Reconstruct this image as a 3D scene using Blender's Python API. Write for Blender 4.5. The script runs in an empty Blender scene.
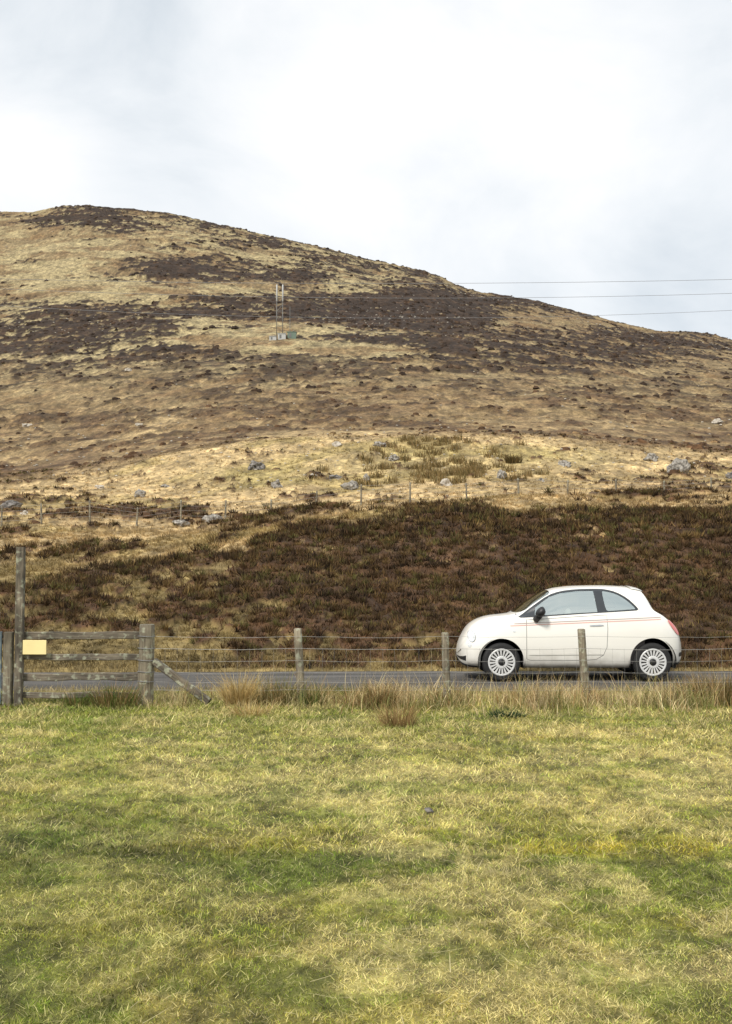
import bpy, math, random
import numpy as np
from mathutils import Vector
from mathutils import noise as mnoise
from mathutils.geometry import delaunay_2d_cdt
random.seed(7); rng = np.random.default_rng(11)
S = bpy.context.scene; COL = S.collection
F, CX, CY, HC = 1100.0, 366.0, 512.0, 1.65
PITCH = math.atan(61/F); HOR = 573.0

# ---------------------------------------------------------------- helpers
def tag(o, label=None, cat=None, group=None, kind=None):
    if label: o['label'] = label
    if cat: o['category'] = cat
    if group: o['group'] = group
    if kind: o['kind'] = kind
    return o
def empty(name, loc=(0,0,0), rz=0):
    o = bpy.data.objects.new(name, None); COL.objects.link(o); o.location = loc; o.rotation_euler[2] = rz
    o.empty_display_size = .3
    return o
def link(name, me, mat, parent=None, smooth=False):
    if mat: me.materials.append(mat)
    if smooth: me.polygons.foreach_set('use_smooth', [True]*len(me.polygons))
    o = bpy.data.objects.new(name, me); COL.objects.link(o)
    if parent: o.parent = parent
    return o
def np_mesh(name, V, loops, starts, totals, colors=None, smooth=False):
    me = bpy.data.meshes.new(name)
    me.vertices.add(len(V)); me.vertices.foreach_set('co', np.ascontiguousarray(V, np.float32).ravel())
    me.loops.add(len(loops)); me.loops.foreach_set('vertex_index', np.ascontiguousarray(loops, np.int32))
    me.polygons.add(len(starts)); me.polygons.foreach_set('loop_start', np.ascontiguousarray(starts, np.int32))
    if colors is not None:
        a = me.attributes.new('Col', 'FLOAT_COLOR', 'POINT')
        c = np.ones((len(V), 4), np.float32); c[:, :3] = colors; a.data.foreach_set('color', c.ravel())
    me.update(calc_edges=True)
    if smooth: me.polygons.foreach_set('use_smooth', np.ones(len(starts), bool))
    return me

class MB:
    def __init__(s): s.v = []; s.f = []
    def add(s, vs, fs):
        n = len(s.v); s.v += [tuple(v) for v in vs]; s.f += [tuple(i+n for i in f) for f in fs]
    def box(s, a, b, bev=0.0, jit=0.0):
        # box with chamfered long edges
        x0,y0,z0 = a; x1,y1,z1 = b
        d = (x1-x0, y1-y0, z1-z0); ax = max(range(3), key=lambda i: d[i])
        o = [i for i in range(3) if i != ax]
        bev = max(bev, .0005)
        p0, p1, q0, q1 = a[o[0]], b[o[0]], a[o[1]], b[o[1]]
        ring = [(p0+bev,q0),(p1-bev,q0),(p1,q0+bev),(p1,q1-bev),(p1-bev,q1),(p0+bev,q1),(p0,q1-bev),(p0,q0+bev)]
        n = 7; vs = []
        for k in range(n+1):
            t = a[ax]+(b[ax]-a[ax])*k/n
            jx, jy = random.uniform(-jit,jit), random.uniform(-jit,jit)
            for (p,q) in ring:
                c = [0,0,0]; c[ax] = t; c[o[0]] = p+jx; c[o[1]] = q+jy; vs.append(c)
        fs = []
        for k in range(n):
            for i in range(8):
                j = (i+1)%8; fs.append((k*8+i, k*8+j, (k+1)*8+j, (k+1)*8+i))
        fs.append(tuple(range(7,-1,-1))); fs.append(tuple(n*8+i for i in range(8)))
        s.add(vs, fs); return s
    def tube(s, pts, r, n=8, caps=True):
        pts = [Vector(p) for p in pts]; rs = r if isinstance(r,(list,tuple)) else [r]*len(pts)
        vs = []; fs = []
        for i,p in enumerate(pts):
            d = (pts[min(i+1,len(pts)-1)]-pts[max(i-1,0)]).normalized()
            up = Vector((0,0,1)) if abs(d.z)<.9 else Vector((1,0,0))
            a = d.cross(up).normalized(); b = d.cross(a).normalized()
            for k in range(n):
                t = 2*math.pi*k/n; vs.append(p+(a*math.cos(t)+b*math.sin(t))*rs[i])
        for i in range(len(pts)-1):
            for k in range(n):
                j = (k+1)%n; fs.append((i*n+k, i*n+j, (i+1)*n+j, (i+1)*n+k))
        if caps:
            fs.append(tuple(range(n-1,-1,-1))); fs.append(tuple((len(pts)-1)*n+k for k in range(n)))
        s.add(vs, fs); return s
    def lathe_y(s, prof, c, n=48):   # revolve (r, y) about the y axis through c
        vs = []; fs = []; m = len(prof)
        for k in range(n):
            t = 2*math.pi*k/n
            for (r,y) in prof: vs.append((c[0]+r*math.cos(t), c[1]+y, c[2]+r*math.sin(t)))
        for k in range(n):
            j = (k+1)%n
            for i in range(m-1): fs.append((k*m+i, k*m+i+1, j*m+i+1, j*m+i))
        s.add(vs, fs); return s
    def build(s, name, mat, parent=None, smooth=False):
        me = bpy.data.meshes.new(name); me.from_pydata(s.v, [], s.f); me.update()
        return link(name, me, mat, parent, smooth)

# ---------------------------------------------------------------- numpy noise
_perm = rng.random((512, 512))
def vnoise(x, y, seed=0):
    x = np.asarray(x, float)+seed*37.17; y = np.asarray(y, float)+seed*91.73
    xi = np.floor(x).astype(int); yi = np.floor(y).astype(int); fx = x-xi; fy = y-yi
    fx = fx*fx*fx*(fx*(fx*6-15)+10); fy = fy*fy*fy*(fy*(fy*6-15)+10)
    g = lambda a,b: _perm[a & 511, b & 511]
    return (g(xi,yi)*(1-fx)+g(xi+1,yi)*fx)*(1-fy)+(g(xi,yi+1)*(1-fx)+g(xi+1,yi+1)*fx)*fy
def fbm(x, y, scale, octv=4, seed=0, gain=.5):
    a = 1.; s = 0.; t = 0.; f = 1/scale
    c, sn = math.cos(.6), math.sin(.6)
    X, Y = np.asarray(x,float), np.asarray(y,float)
    for o in range(octv):
        s = s+a*vnoise(X*f, Y*f, seed+o); t += a; a *= gain; f *= 2.03
        X, Y = X*c-Y*sn, X*sn+Y*c
    return s/t          # 0..1, mean .5
def sstep(a, b, x):
    t = np.clip((x-a)/(b-a), 0, 1); return t*t*(3-2*t)
def pchip(xk, yk, x):
    xk = np.asarray(xk,float); yk = np.asarray(yk,float); h = np.diff(xk); dl = np.diff(yk)/h
    m = np.zeros_like(yk); m[0] = dl[0]; m[-1] = dl[-1]
    for i in range(1, len(xk)-1):
        if dl[i-1]*dl[i] > 0:
            w1 = 2*h[i]+h[i-1]; w2 = h[i]+2*h[i-1]; m[i] = (w1+w2)/(w1/dl[i-1]+w2/dl[i])
    x = np.clip(np.asarray(x,float), xk[0], xk[-1]); k = np.clip(np.searchsorted(xk, x)-1, 0, len(xk)-2)
    t = (x-xk[k])/h[k]; t2 = t*t; t3 = t2*t
    return (2*t3-3*t2+1)*yk[k]+(t3-2*t2+t)*h[k]*m[k]+(-2*t3+3*t2)*yk[k+1]+(t3-t2)*h[k]*m[k+1]

# ---------------------------------------------------------------- camera geometry (used to measure the photograph)
cp, sp = math.cos(PITCH), math.sin(PITCH)
def at(px, py, Y):
    a = (px-CX)/F; b = (CY-py)/F; k = Y/(cp-b*sp)
    return Vector((a*k, Y, HC+(sp+b*cp)*k))
def proj(x, y, z):
    y = np.maximum(y, .5); d = y*cp+(z-HC)*sp; v = (z-HC)*cp-y*sp
    return CX+F*x/d, CY-F*v/d

# ---------------------------------------------------------------- terrain
ROAD0, ROAD1 = 15.6, 18.9
KEYPX = [-130, 0, 90, 180, 280, 366, 460, 550, 640, 732, 870]
SKYL = ([-130,-60,0,30,60,85,110,145,180,215,240,290,320,350,400,425,445,456,470,500,530,565,600,625,650,670,690,710,732,800,870],
        [232,220,212,211,206,205,207,211,216,223,229,240,248,255,266,271,278,285,290,296,301,309,317,324,330,331,331,334,340,352,366])
KY = [27, 34, 40, 47, 55, 65, 75, 86, 96, 110, 130, 150, 190, 230]
ROWS = {                 # image rows of the ground at these depths, one list per KEYPX column
 40: [556,553,550,545,526,516,508,506,508,506,506],
 55: [528,527,526,525,516,506,501,499,498,496,496],
 75: [500,496,494,490,482,478,476,477,480,484,488],
 96: [484,478,468,452,440,437,436,438,446,455,460],
 110:[478,473,463,448,437,434,433,434,440,447,452],
 150:[437,432,422,412,404,400,398,400,405,410,416],
 190:[395,388,380,374,369,368,370,377,386,393,400],
 230:[360,352,346,341,338,338,342,353,366,376,384]}
DPX = np.linspace(-130, 870, 260)
YK = [19.0, 21]+[40,55,75,96,110,150,190,230,280,340,400,450]
def col_z(px):
    out = [0.0, .30]
    for Y in YK[2:]:
        if Y <= 230: r = pchip(KEYPX, ROWS[Y], px)
        else:
            r0 = pchip(KEYPX, ROWS[230], px); s = np.interp(px, *SKYL); t = (Y-230)/220.
            g = t*(1.25-.25*t)
            r = r0+(s-r0)*g
        b = (CY-r)/F; out.append(HC+Y*(sp+b*cp)/(cp-b*sp))
    return out
DY = np.concatenate([np.linspace(19.0, 60, 120), np.linspace(61, 150, 110), np.linspace(152, 450, 150)])
TAB = np.zeros((len(DPX), len(DY)))
for i, p in enumerate(DPX): TAB[i] = pchip(YK, col_z(p), DY)
def base(x, y):
    x = np.asarray(x,float); y = np.asarray(y,float)
    yy = np.clip(y, 19.0, 450); px = np.clip(CX+F*x/np.maximum(y, 19.0)*1.0, -130, 869.9)
    # second guess of the column with the true elevation
    fi = (px+130)/(DPX[1]-DPX[0]); j = np.clip(np.searchsorted(DY, yy)-1, 0, len(DY)-2); tj = (yy-DY[j])/(DY[j+1]-DY[j])
    def look(fi):
        i = np.clip(fi.astype(int), 0, len(DPX)-2); ti = fi-i
        return (TAB[i,j]*(1-ti)+TAB[i+1,j]*ti)*(1-tj)+(TAB[i,j+1]*(1-ti)+TAB[i+1,j+1]*ti)*tj
    z = look(fi)
    px2, _ = proj(x, np.maximum(y,19.0), z); fi = (np.clip(px2,-130,869.9)+130)/(DPX[1]-DPX[0]); z = look(fi)
    z = np.where(y > 450, z-.28*(y-450)-(np.clip(y-450,0,100)**2)*.0, z)
    z = np.where(y > 450, np.maximum(z, -20), z)
    return np.where(y < 19.0, 0.0, z)

def gsum(px, py, L):
    s = 0.
    for (a, b, ra, rb, v) in L: s = s+v*np.exp(-(((px-a)/ra)**2+((py-b)/rb)**2))
    return s
HPATCH = [  # far hill heather beds (+) and pale grass (-)
 (88,213,40,9,1.5),(40,223,26,6,1.1),(118,226,36,8,.9),(160,232,26,6,.4),(205,226,30,8,.5),
 (178,268,44,10,1.6),(240,273,50,7,.5),(300,276,36,8,.7),(330,262,40,8,.35),(255,246,50,8,.4),(360,262,60,8,.5),(430,272,26,6,1.0),
 (410,312,80,20,1.8),(310,308,50,15,.75),(470,318,26,16,.9),(490,300,40,6,.6),
 (60,318,60,18,.65),(25,345,60,16,.7),(120,325,60,16,.8),(170,312,40,14,.6),(215,302,40,12,.6),(60,375,90,12,.6),(240,318,30,14,.4),
 (185,366,60,14,.9),(300,365,60,12,.9),(130,390,90,12,.6),(330,395,90,8,.5),(440,348,55,8,.7),(570,340,90,8,.45),(650,352,80,10,.5),(560,365,130,12,.35),
 (560,312,50,6,.6),(650,335,60,8,.6),(520,303,50,6,.4),(690,345,50,8,.5),
 (60,250,90,18,-.8),(50,287,70,12,-1.1),(20,235,60,10,-.6),(160,292,50,6,-.7),(210,322,42,6,-.7),(262,336,40,5,-.9),(340,350,70,5,-.8),
 (150,335,60,5,-.5),(490,295,20,9,-.7),(545,320,40,4,-.5),(470,394,80,5,-1.1),(40,400,60,8,-.5),(330,300,14,7,-.6),(440,375,60,5,-.5),(620,385,60,6,-.4),(250,342,60,5,-.5)]
EDGE = ([-130,0,60,130,200,240,262,285,300,330,360,395,420,450,480,520,560,600,640,680,732,870],
        [590,585,570,560,553,546,540,528,520,516,517,513,508,503,501,503,505,508,507,503,502,500])
MOORL = ([-130,0,60,120,180,250,330,450,560,620,680,732,870],[492,487,480,466,450,441,435,433,437,447,455,458,462])
def veg(x, y, bz):
    """heather 0..1, moor 0..1 (brown deer grass) from the ground position"""
    px, py = proj(x, y, bz)
    n1 = fbm(x, y*.55, 1.5, 4, 3,.6)-.5; n2 = fbm(x, y*.6, .45, 3, 9,.6)-.5
    # bank beside the road
    e = np.interp(px, *EDGE)
    inb = sstep(-5, 4, (py-e-8)+26*n1+12*n2)
    left = 1-sstep(120, 330, px)
    low = sstep(575, 660, py)
    thr = .98-.46*left-.30*low*(.45+.55*(1-sstep(430,640,px)))-.05*sstep(635,662,py)
    thr = thr+gsum(px,py,[(60,575,55,20,.4),(150,565,50,14,.25),(30,560,40,8,-.3),(215,556,40,9,-.5),(120,545,50,8,-.45),(110,620,80,14,.15)])
    hb = inb*sstep(-.06, .06, (thr-.5)*.55+n1*.75+n2*.8)
    # terrace
    tt = gsum(px,py,[(160,516,170,9,.46),(40,545,60,12,.4),(100,552,60,10,.3),(650,497,60,5,.4),(300,497,70,5,.2),(590,495,30,4,.3),(20,505,50,10,.3),(700,470,50,20,.25),(330,476,26,4,.35),(560,470,60,10,.06)])
    m1 = fbm(x, y, 5., 4, 21)-.5
    ht = (1-inb)*sstep(.0,.12, -.165+tt*.5+n1*.65+n2*.45+m1*.35)
    # moor and hill
    mo = sstep(-5, 5, np.interp(px, *MOORL)-py+22*(fbm(x,y,9,3,5)-.5))
    far = sstep(398, 352, py+30*(fbm(x,y,30,3,6)-.5))
    b = gsum(px,py,HPATCH)
    f1 = fbm(x/2.2, y/1., 14, 5, 31, .62)-.5; f2 = fbm(x/2., y, 4., 4, 41,.6)-.5
    f3 = fbm(x,y*.7,1.6,3,47,.6)-.5
    right = sstep(330, 560, px)
    hf = sstep(-.05,.09, (b-.25-.12*right)*.37+f1*.7+f2*.75+f3*.8)
    hm = sstep(-.02,.12, f2*.8+f1*.4+f3*.7)*.75
    hill = mo*(hm*(1-far)+hf*far)
    is_far = (y > 96)|(mo > .5)
    h = np.where(y < 60, hb+ht*(1-hb), np.where(is_far, np.maximum(hill, ht*(1-mo)*.5), ht))
    h = np.where(y < 19.1, 0, h)
    moor = mo*(1-far*(1-.85*right)*sstep(.62,.42,fbm(x/1.8,y,7,4,50,.6)))*(.75+.5*sstep(.35,.6,fbm(x,y,5,3,49)))
    return np.clip(h,0,1), np.clip(moor,0,1), px, py
def height(x, y, detail=True, full=False):
    bz = base(x, y); h, moor, px, py = veg(x, y, bz)
    bank = sstep(19.0, 20.5, y)
    near = sstep(60, 44, y)
    lump = np.abs(fbm(x, y, .75, 3, 51)-.5)*2
    lump2 = fbm(x, y, 1.9, 3, 57)
    z = bz+bank*near*(sstep(.1,.9,h)*(.05+.13*(1-lump)*lump2)+.07*sstep(21,24,y)*(np.abs(fbm(x,y*.8,.4,2,66)-.5)*2)+.16*(fbm(x,y,1.1,3,61)-.5)+.5*(fbm(x,y,5,2,63)-.5))
    mid = sstep(42, 52, y)*(1-sstep(105, 125, y))
    z = z+mid*(.55*(fbm(x,y,4.,4,71)-.5)+.22*(fbm(x,y,.9,2,72)-.5)+.22*h)
    fr = sstep(100, 140, y)
    z = z+fr*(1.6*(fbm(x,y,11,5,81,.55)-.5)+.55*h*fbm(x,y,2.,2,83)+.5*(fbm(x,y,1.8,2,84)-.5))
    z = z+sstep(200,330,y)*(1-sstep(430,455,y))*4.5*(fbm(x,y,42,4,91,.5)-.5)
    # lawn: shallow undulation, slightly sunken under the road
    lw = sstep(ROAD0-.02, ROAD0-.6, y)
    z = z+lw*(.05*(fbm(x,y,2.2,3,95)-.5)+.018*(fbm(x,y,.3,2,96)-.5))
    rd = (y > ROAD0-.02)&(y < ROAD1+.02); z = np.where(rd, -.03, z)
    if full: return z, h, moor, px, py
    return z

def lin(r, g, b):
    f = lambda c: ((c/255+.055)/1.055)**2.4 if c > 10 else c/255/12.92
    return np.array([f(r), f(g), f(b)])
K = 1/1.35
C_TAN  = lin(192,166,120)*K; C_TAN2 = lin(172,150,100)*K
C_FTAN = lin(164,148,109)*K; C_FHEA = lin(56,42,30)*K; C_MOOR = lin(132,110,77)*K
C_HEA  = lin(86,62,40)*K;   C_MOSS = lin(170,146,84)*K; C_OLV = lin(104,96,48)*K
def mixc(a, b, t): return a+(b-a)*np.asarray(t)[..., None]
# lawn colour patches at their place on the ground: px, row, rx, ry, weight, colour
LAWNP = [
 (60,850,140,24,1.,(84,96,42)),(150,838,80,12,.8,(80,80,44)),(300,868,190,20,.95,(96,102,42)),(60,890,90,14,.6,(104,112,50)),(260,835,80,12,.5,(150,140,56)),
 (520,880,150,14,.6,(108,112,46)),(640,865,110,14,.55,(120,122,44)),(400,850,110,14,.8,(96,104,46)),
 (330,780,160,24,.75,(190,180,122)),(150,775,120,16,.55,(170,162,100)),(560,790,160,22,.6,(184,170,108)),(690,770,70,20,.6,(194,176,118)),
 (400,740,300,14,.45,(166,164,96)),(60,735,80,14,.5,(138,142,70)),(30,712,70,8,.9,(84,120,34)),(170,708,60,6,.6,(110,130,50)),
 (560,735,150,12,.6,(178,158,96)),(700,722,60,14,.5,(150,140,76)),(500,715,30,6,.6,(70,88,46)),
 (30,980,70,40,.75,(104,120,44)),(10,1010,60,40,.4,(100,116,44)),(150,960,80,40,.5,(120,122,58)),(60,920,90,20,.4,(130,132,66)),
 (180,1000,60,22,.5,(156,140,84)),(120,930,60,12,.4,(146,138,70)),(330,940,90,20,.5,(150,138,66)),
 (560,930,90,20,.6,(182,166,108)),(680,960,90,22,.7,(188,174,118)),(460,1000,90,30,.6,(176,160,96)),(430,960,60,16,.6,(176,160,104)),
 (620,1010,60,20,.4,(130,136,60)),(700,1010,60,20,.4,(170,156,98)),(300,1005,60,14,.4,(150,136,80)),
 (600,845,120,6,.7,(176,160,54)),(470,835,120,8,.4,(164,150,60)),(690,905,60,8,.6,(170,150,48)),(250,905,140,8,.35,(140,140,54)),
 (20,800,60,20,.4,(150,140,82)),(620,820,100,10,.5,(160,152,76))]
def lawn_col(x, y):
    px, py = proj(x, y, 0*x)
    dx = (fbm(x,y,.9,3,101)-.5)*120; dy = (fbm(x,y,.9,3,102)-.5)*36*np.clip(10/np.maximum(y,3),.5,2)
    c = np.tile(lin(150,148,76), (len(x),1))
    for (a,b,ra,rb,w,rgb) in LAWNP:
        t = np.minimum(1,1.25*w)*np.exp(-(((px+dx-a)/ra)**2+((py+dy-b)/rb)**2))
        c = mixc(c, lin(*rgb), t)
    n = fbm(x,y,.35,3,103)-.5
    g = sstep(.51,.57,fbm(x,y,.5,6,104,.68)); c = mixc(c, lin(104,124,50), g*.42)
    g = sstep(.51,.56,fbm(x*.7,y,.4,6,105,.68)); c = mixc(c, lin(212,196,140), g*.48*(.4+.6*np.clip(sstep(120,460,px)+sstep(815,760,py),0,1)))
    n2 = fbm(x,y,.09,3,106,.7)-.5; n3 = vnoise(x*38,y*30,8)-.5
    c = c*np.clip(1+.5*n+1.7*n2+.5*n3,.25,2.0)[:,None]
    return c*np.array([1.20,1.16,1.0])
def ground_col(x, y, h, moor, px, py):
    n = fbm(x,y*.7,.9,4,111,.6)-.5; nn = fbm(x,y,6,3,113)-.5; fine = vnoise(x*3, y*3, 7)-.5
    tan = mixc(np.tile(C_TAN,(len(x),1)), C_TAN2, sstep(-.05,.15,nn))
    tan = mixc(tan, lin(150,148,90)*K, gsum(px,py,[(260,478,70,12,.4),(400,462,90,14,.45),(560,458,70,12,.4)])*(.6+.8*n))
    tan = mixc(tan, lin(176,150,110)*K, gsum(px,py,[(600,485,150,12,.5),(60,520,140,12,.4)]))
    far = sstep(96, 190, y)
    tan = mixc(tan, C_FTAN, far)
    tan = mixc(tan, lin(142,124,80)*K, (1-far)*sstep(540,600,py))
    hea = mixc(np.tile(C_HEA,(len(x),1)), C_FHEA, far)
    hea = mixc(hea, lin(110,84,60)*K, sstep(.5,.9,fbm(x,y,3,3,117))*.35)
    c = mixc(tan, np.tile(C_MOOR,(len(x),1)), moor*(.95+.9*nn))
    c = mixc(c, hea, h)
    c = c*np.clip(1+1.1*n+.35*fine,.3,2)[:,None]
    return np.clip(c, .004, 1)

# ---------------------------------------------------------------- materials
def newmat(name):
    m = bpy.data.materials.new(name); m.use_nodes = True; nt = m.node_tree; b = nt.nodes['Principled BSDF']
    return m, nt, b
def veg_mat(name, scales=((6.,.35),), bump=0, rough=.85, spec=.25, trans=0., aniso=1.):
    m, nt, b = newmat(name); N = nt.nodes; L = nt.links
    at_ = N.new('ShaderNodeAttribute'); at_.attribute_name = 'Col'
    tc = N.new('ShaderNodeNewGeometry'); src = at_.outputs['Color']; hsum = None
    for (sc, am) in scales:
        nz = N.new('ShaderNodeTexNoise'); nz.inputs['Scale'].default_value = sc; nz.inputs['Detail'].default_value = 5; nz.inputs['Roughness'].default_value = .65
        mpp = N.new('ShaderNodeMapping'); mpp.inputs['Scale'].default_value = (1,aniso,1); L.new(tc.outputs['Position'], mpp.inputs['Vector']); L.new(mpp.outputs[0], nz.inputs['Vector'])
        mr = N.new('ShaderNodeMapRange'); mr.inputs['From Min'].default_value = .3; mr.inputs['From Max'].default_value = .7
        mr.inputs['To Min'].default_value = 1-am; mr.inputs['To Max'].default_value = 1+am; L.new(nz.outputs['Fac'], mr.inputs['Value'])
        mx = N.new('ShaderNodeVectorMath'); mx.operation = 'SCALE'; L.new(src, mx.inputs[0]); L.new(mr.outputs[0], mx.inputs['Scale']); src = mx.outputs[0]
        hsum = nz.outputs['Fac']
    L.new(src, b.inputs['Base Color']); b.inputs['Roughness'].default_value = rough; b.inputs['Specular IOR Level'].default_value = spec
    if bump:
        bp = N.new('ShaderNodeBump'); bp.inputs['Strength'].default_value = 1; bp.inputs['Distance'].default_value = bump
        L.new(hsum, bp.inputs['Height']); L.new(bp.outputs['Normal'], b.inputs['Normal'])
    if trans:
        out = N['Material Output']; tr = N.new('ShaderNodeBsdfTranslucent'); L.new(src, tr.inputs['Color'])
        ms = N.new('ShaderNodeMixShader'); ms.inputs[0].default_value = trans
        L.new(b.outputs[0], ms.inputs[1]); L.new(tr.outputs[0], ms.inputs[2]); L.new(ms.outputs[0], out.inputs['Surface'])
    return m
def plain(name, col, rough=.5, metal=0, spec=.5, var=0, vs=8, coat=0, stretch=None, bump=0, col2=None):
    m, nt, b = newmat(name); N = nt.nodes; L = nt.links
    b.inputs['Roughness'].default_value = rough; b.inputs['Metallic'].default_value = metal; b.inputs['Specular IOR Level'].default_value = spec
    b.inputs['Coat Weight'].default_value = coat; b.inputs['Coat Roughness'].default_value = .04
    tc = N.new('ShaderNodeTexCoord'); mp = N.new('ShaderNodeMapping'); L.new(tc.outputs['Object'], mp.inputs['Vector'])
    if stretch: mp.inputs['Scale'].default_value = stretch
    nz = N.new('ShaderNodeTexNoise'); nz.inputs['Scale'].default_value = vs; nz.inputs['Detail'].default_value = 6; nz.inputs['Roughness'].default_value = .6
    L.new(mp.outputs[0], nz.inputs['Vector'])
    cr = N.new('ShaderNodeValToRGB'); c2 = col2 if col2 is not None else [c*(1-var) for c in col]; c1 = col if col2 is not None else [min(1,c*(1+var)) for c in col]
    cr.color_ramp.elements[0].position = .32; cr.color_ramp.elements[1].position = .68
    cr.color_ramp.elements[0].color = (*c2, 1); cr.color_ramp.elements[1].color = (*c1, 1)
    L.new(nz.outputs['Fac'], cr.inputs['Fac']); csrc = cr.outputs['Color']
    if stretch:
        n2 = N.new('ShaderNodeTexNoise'); n2.inputs['Scale'].default_value = 14; n2.inputs['Detail'].default_value = 5; L.new(tc.outputs['Object'], n2.inputs['Vector'])
        r2 = N.new('ShaderNodeValToRGB'); r2.color_ramp.elements[0].position = .54; r2.color_ramp.elements[1].position = .64; r2.color_ramp.elements[0].color=(0,0,0,1); r2.color_ramp.elements[1].color=(.7,.7,.7,1); L.new(n2.outputs['Fac'], r2.inputs['Fac'])
        n3 = N.new('ShaderNodeTexNoise'); n3.inputs['Scale'].default_value = 3; n3.inputs['Detail'].default_value = 3; L.new(tc.outputs['Object'], n3.inputs['Vector'])
        mm = N.new('ShaderNodeMix'); mm.data_type='RGBA'; mm.inputs[7].default_value=(.36,.37,.27,1); L.new(r2.outputs[0], mm.inputs[0]); L.new(csrc, mm.inputs[6])
        m3 = N.new('ShaderNodeMapRange'); m3.inputs['From Min'].default_value=.35; m3.inputs['From Max'].default_value=.65; m3.inputs['To Min'].default_value=.6; m3.inputs['To Max'].default_value=1.25; L.new(n3.outputs['Fac'], m3.inputs['Value'])
        vm = N.new('ShaderNodeVectorMath'); vm.operation='SCALE'; L.new(mm.outputs[2], vm.inputs[0]); L.new(m3.outputs[0], vm.inputs['Scale']); csrc = vm.outputs[0]
    L.new(csrc, b.inputs['Base Color'])
    if bump:
        bp = N.new('ShaderNodeBump'); bp.inputs['Distance'].default_value = bump; L.new(nz.outputs['Fac'], bp.inputs['Height']); L.new(bp.outputs['Normal'], b.inputs['Normal'])
    return m
M = {}
M['ground'] = veg_mat('moorland_ground', ((.2,.22),(.6,.4),(1.7,.45),(5.5,.4)), bump=.06, aniso=.5)
M['blade'] = veg_mat('grass_blades', ((9.,.18),), trans=.25, rough=.7)
M['sprig'] = veg_mat('heather_sprigs', ((5.,.3),), trans=.08)
M['wood'] = plain('weathered_wood', (.27,.23,.16), .85, var=.5, vs=5, stretch=(9,9,.8), bump=.006, col2=(.10,.08,.055))
M['wood_h'] = plain('weathered_rail_wood', (.22,.185,.135), .85, var=.5, vs=5, stretch=(.8,9,12), bump=.005, col2=(.06,.048,.035))
M['wood_d'] = plain('dark_old_wood', (.20,.165,.12), .88, var=.5, vs=4, stretch=(8,8,.9), bump=.008, col2=(.05,.042,.03))
M['wood_s'] = plain('dark_strut_wood', (.17,.14,.10), .88, var=.5, vs=5, stretch=(.8,9,12), bump=.005, col2=(.05,.042,.03))
M['blue'] = plain('blue_grey_paint', (.13,.17,.19), .6, var=.3, vs=6, stretch=(6,6,.8), bump=.002)
M['wire'] = plain('galvanised_wire', (.34,.33,.31), .5, .4, var=.25, vs=20)
M['cable'] = plain('power_cable', (.22,.22,.23), .6, var=.1)
M['sign'] = plain('cream_board', (.84,.70,.34), .55, var=.04, vs=6)
M['rock'] = plain('lichened_rock', (.47,.435,.38), .9, spec=.1, var=.4, vs=6, bump=.08, col2=(.05,.045,.04))
M['rock2'] = plain('pale_rock', (.58,.53,.45), .9, spec=.1, var=.3, vs=4, bump=.05, col2=(.26,.23,.19))
M['rock3'] = plain('dark_rock', (.30,.275,.25), .9, spec=.1, var=.3, vs=4, bump=.08, col2=(.03,.028,.026))
M['white'] = plain('white_render', (.42,.42,.40), .5, var=.06)
M['green'] = plain('green_cabinet', (.12,.17,.13), .6, var=.1)
M['steel'] = plain('mast_steel', (.16,.16,.15), .5, .5, var=.15)
# car
M['paint'] = plain('white_car_paint', (.84,.82,.76), .24, var=.015, vs=2, coat=.6)
def grime(m):
    nt=m.node_tree; N=nt.nodes; L=nt.links; b=N['Principled BSDF']; src=b.inputs['Base Color'].links[0].from_socket
    tc=N.new('ShaderNodeTexCoord'); sx=N.new('ShaderNodeSeparateXYZ'); L.new(tc.outputs['Object'],sx.inputs[0])
    mr=N.new('ShaderNodeMapRange'); mr.inputs['From Min'].default_value=.55; mr.inputs['From Max'].default_value=.18; L.new(sx.outputs['Z'],mr.inputs['Value'])
    nz=N.new('ShaderNodeTexNoise'); nz.inputs['Scale'].default_value=7; nz.inputs['Detail'].default_value=6; L.new(tc.outputs['Object'],nz.inputs['Vector'])
    mu=N.new('ShaderNodeMath'); mu.operation='MULTIPLY'; L.new(mr.outputs[0],mu.inputs[0]); L.new(nz.outputs['Fac'],mu.inputs[1])
    mm=N.new('ShaderNodeMix'); mm.data_type='RGBA'; mm.inputs[7].default_value=(.22,.19,.15,1); L.new(mu.outputs[0],mm.inputs[0]); L.new(src,mm.inputs[6]); L.new(mm.outputs[2],b.inputs['Base Color'])
grime(M['paint'])
M['black'] = plain('black_plastic', (.012,.012,.013), .5, var=.2)
M['trim'] = plain('dark_trim', (.03,.035,.04), .35, var=.1)
M['tyre'] = plain('tyre_rubber', (.013,.013,.013), .8, var=.3, vs=20)
M['cover'] = plain('wheel_cover_paint', (.60,.60,.59), .35, var=.02)
M['red'] = plain('red_lens', (.68,.18,.16), .2, var=.1, coat=.5)
M['redline'] = plain('red_stripe', (.74,.43,.38), .35, var=.05)
M['greyline'] = plain('grey_stripe', (.40,.30,.29), .35, var=.05)
M['chrome'] = plain('chrome', (.62,.62,.62), .2, 1, var=.05)
M['lens'] = plain('lamp_lens', (.74,.76,.76), .12, .2, var=.25, vs=25, coat=1)
M['cream'] = plain('ivory_leather', (.66,.62,.54), .6, var=.05)
M['seat'] = plain('dark_seat_cloth', (.10,.09,.09), .85, var=.2)
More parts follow.
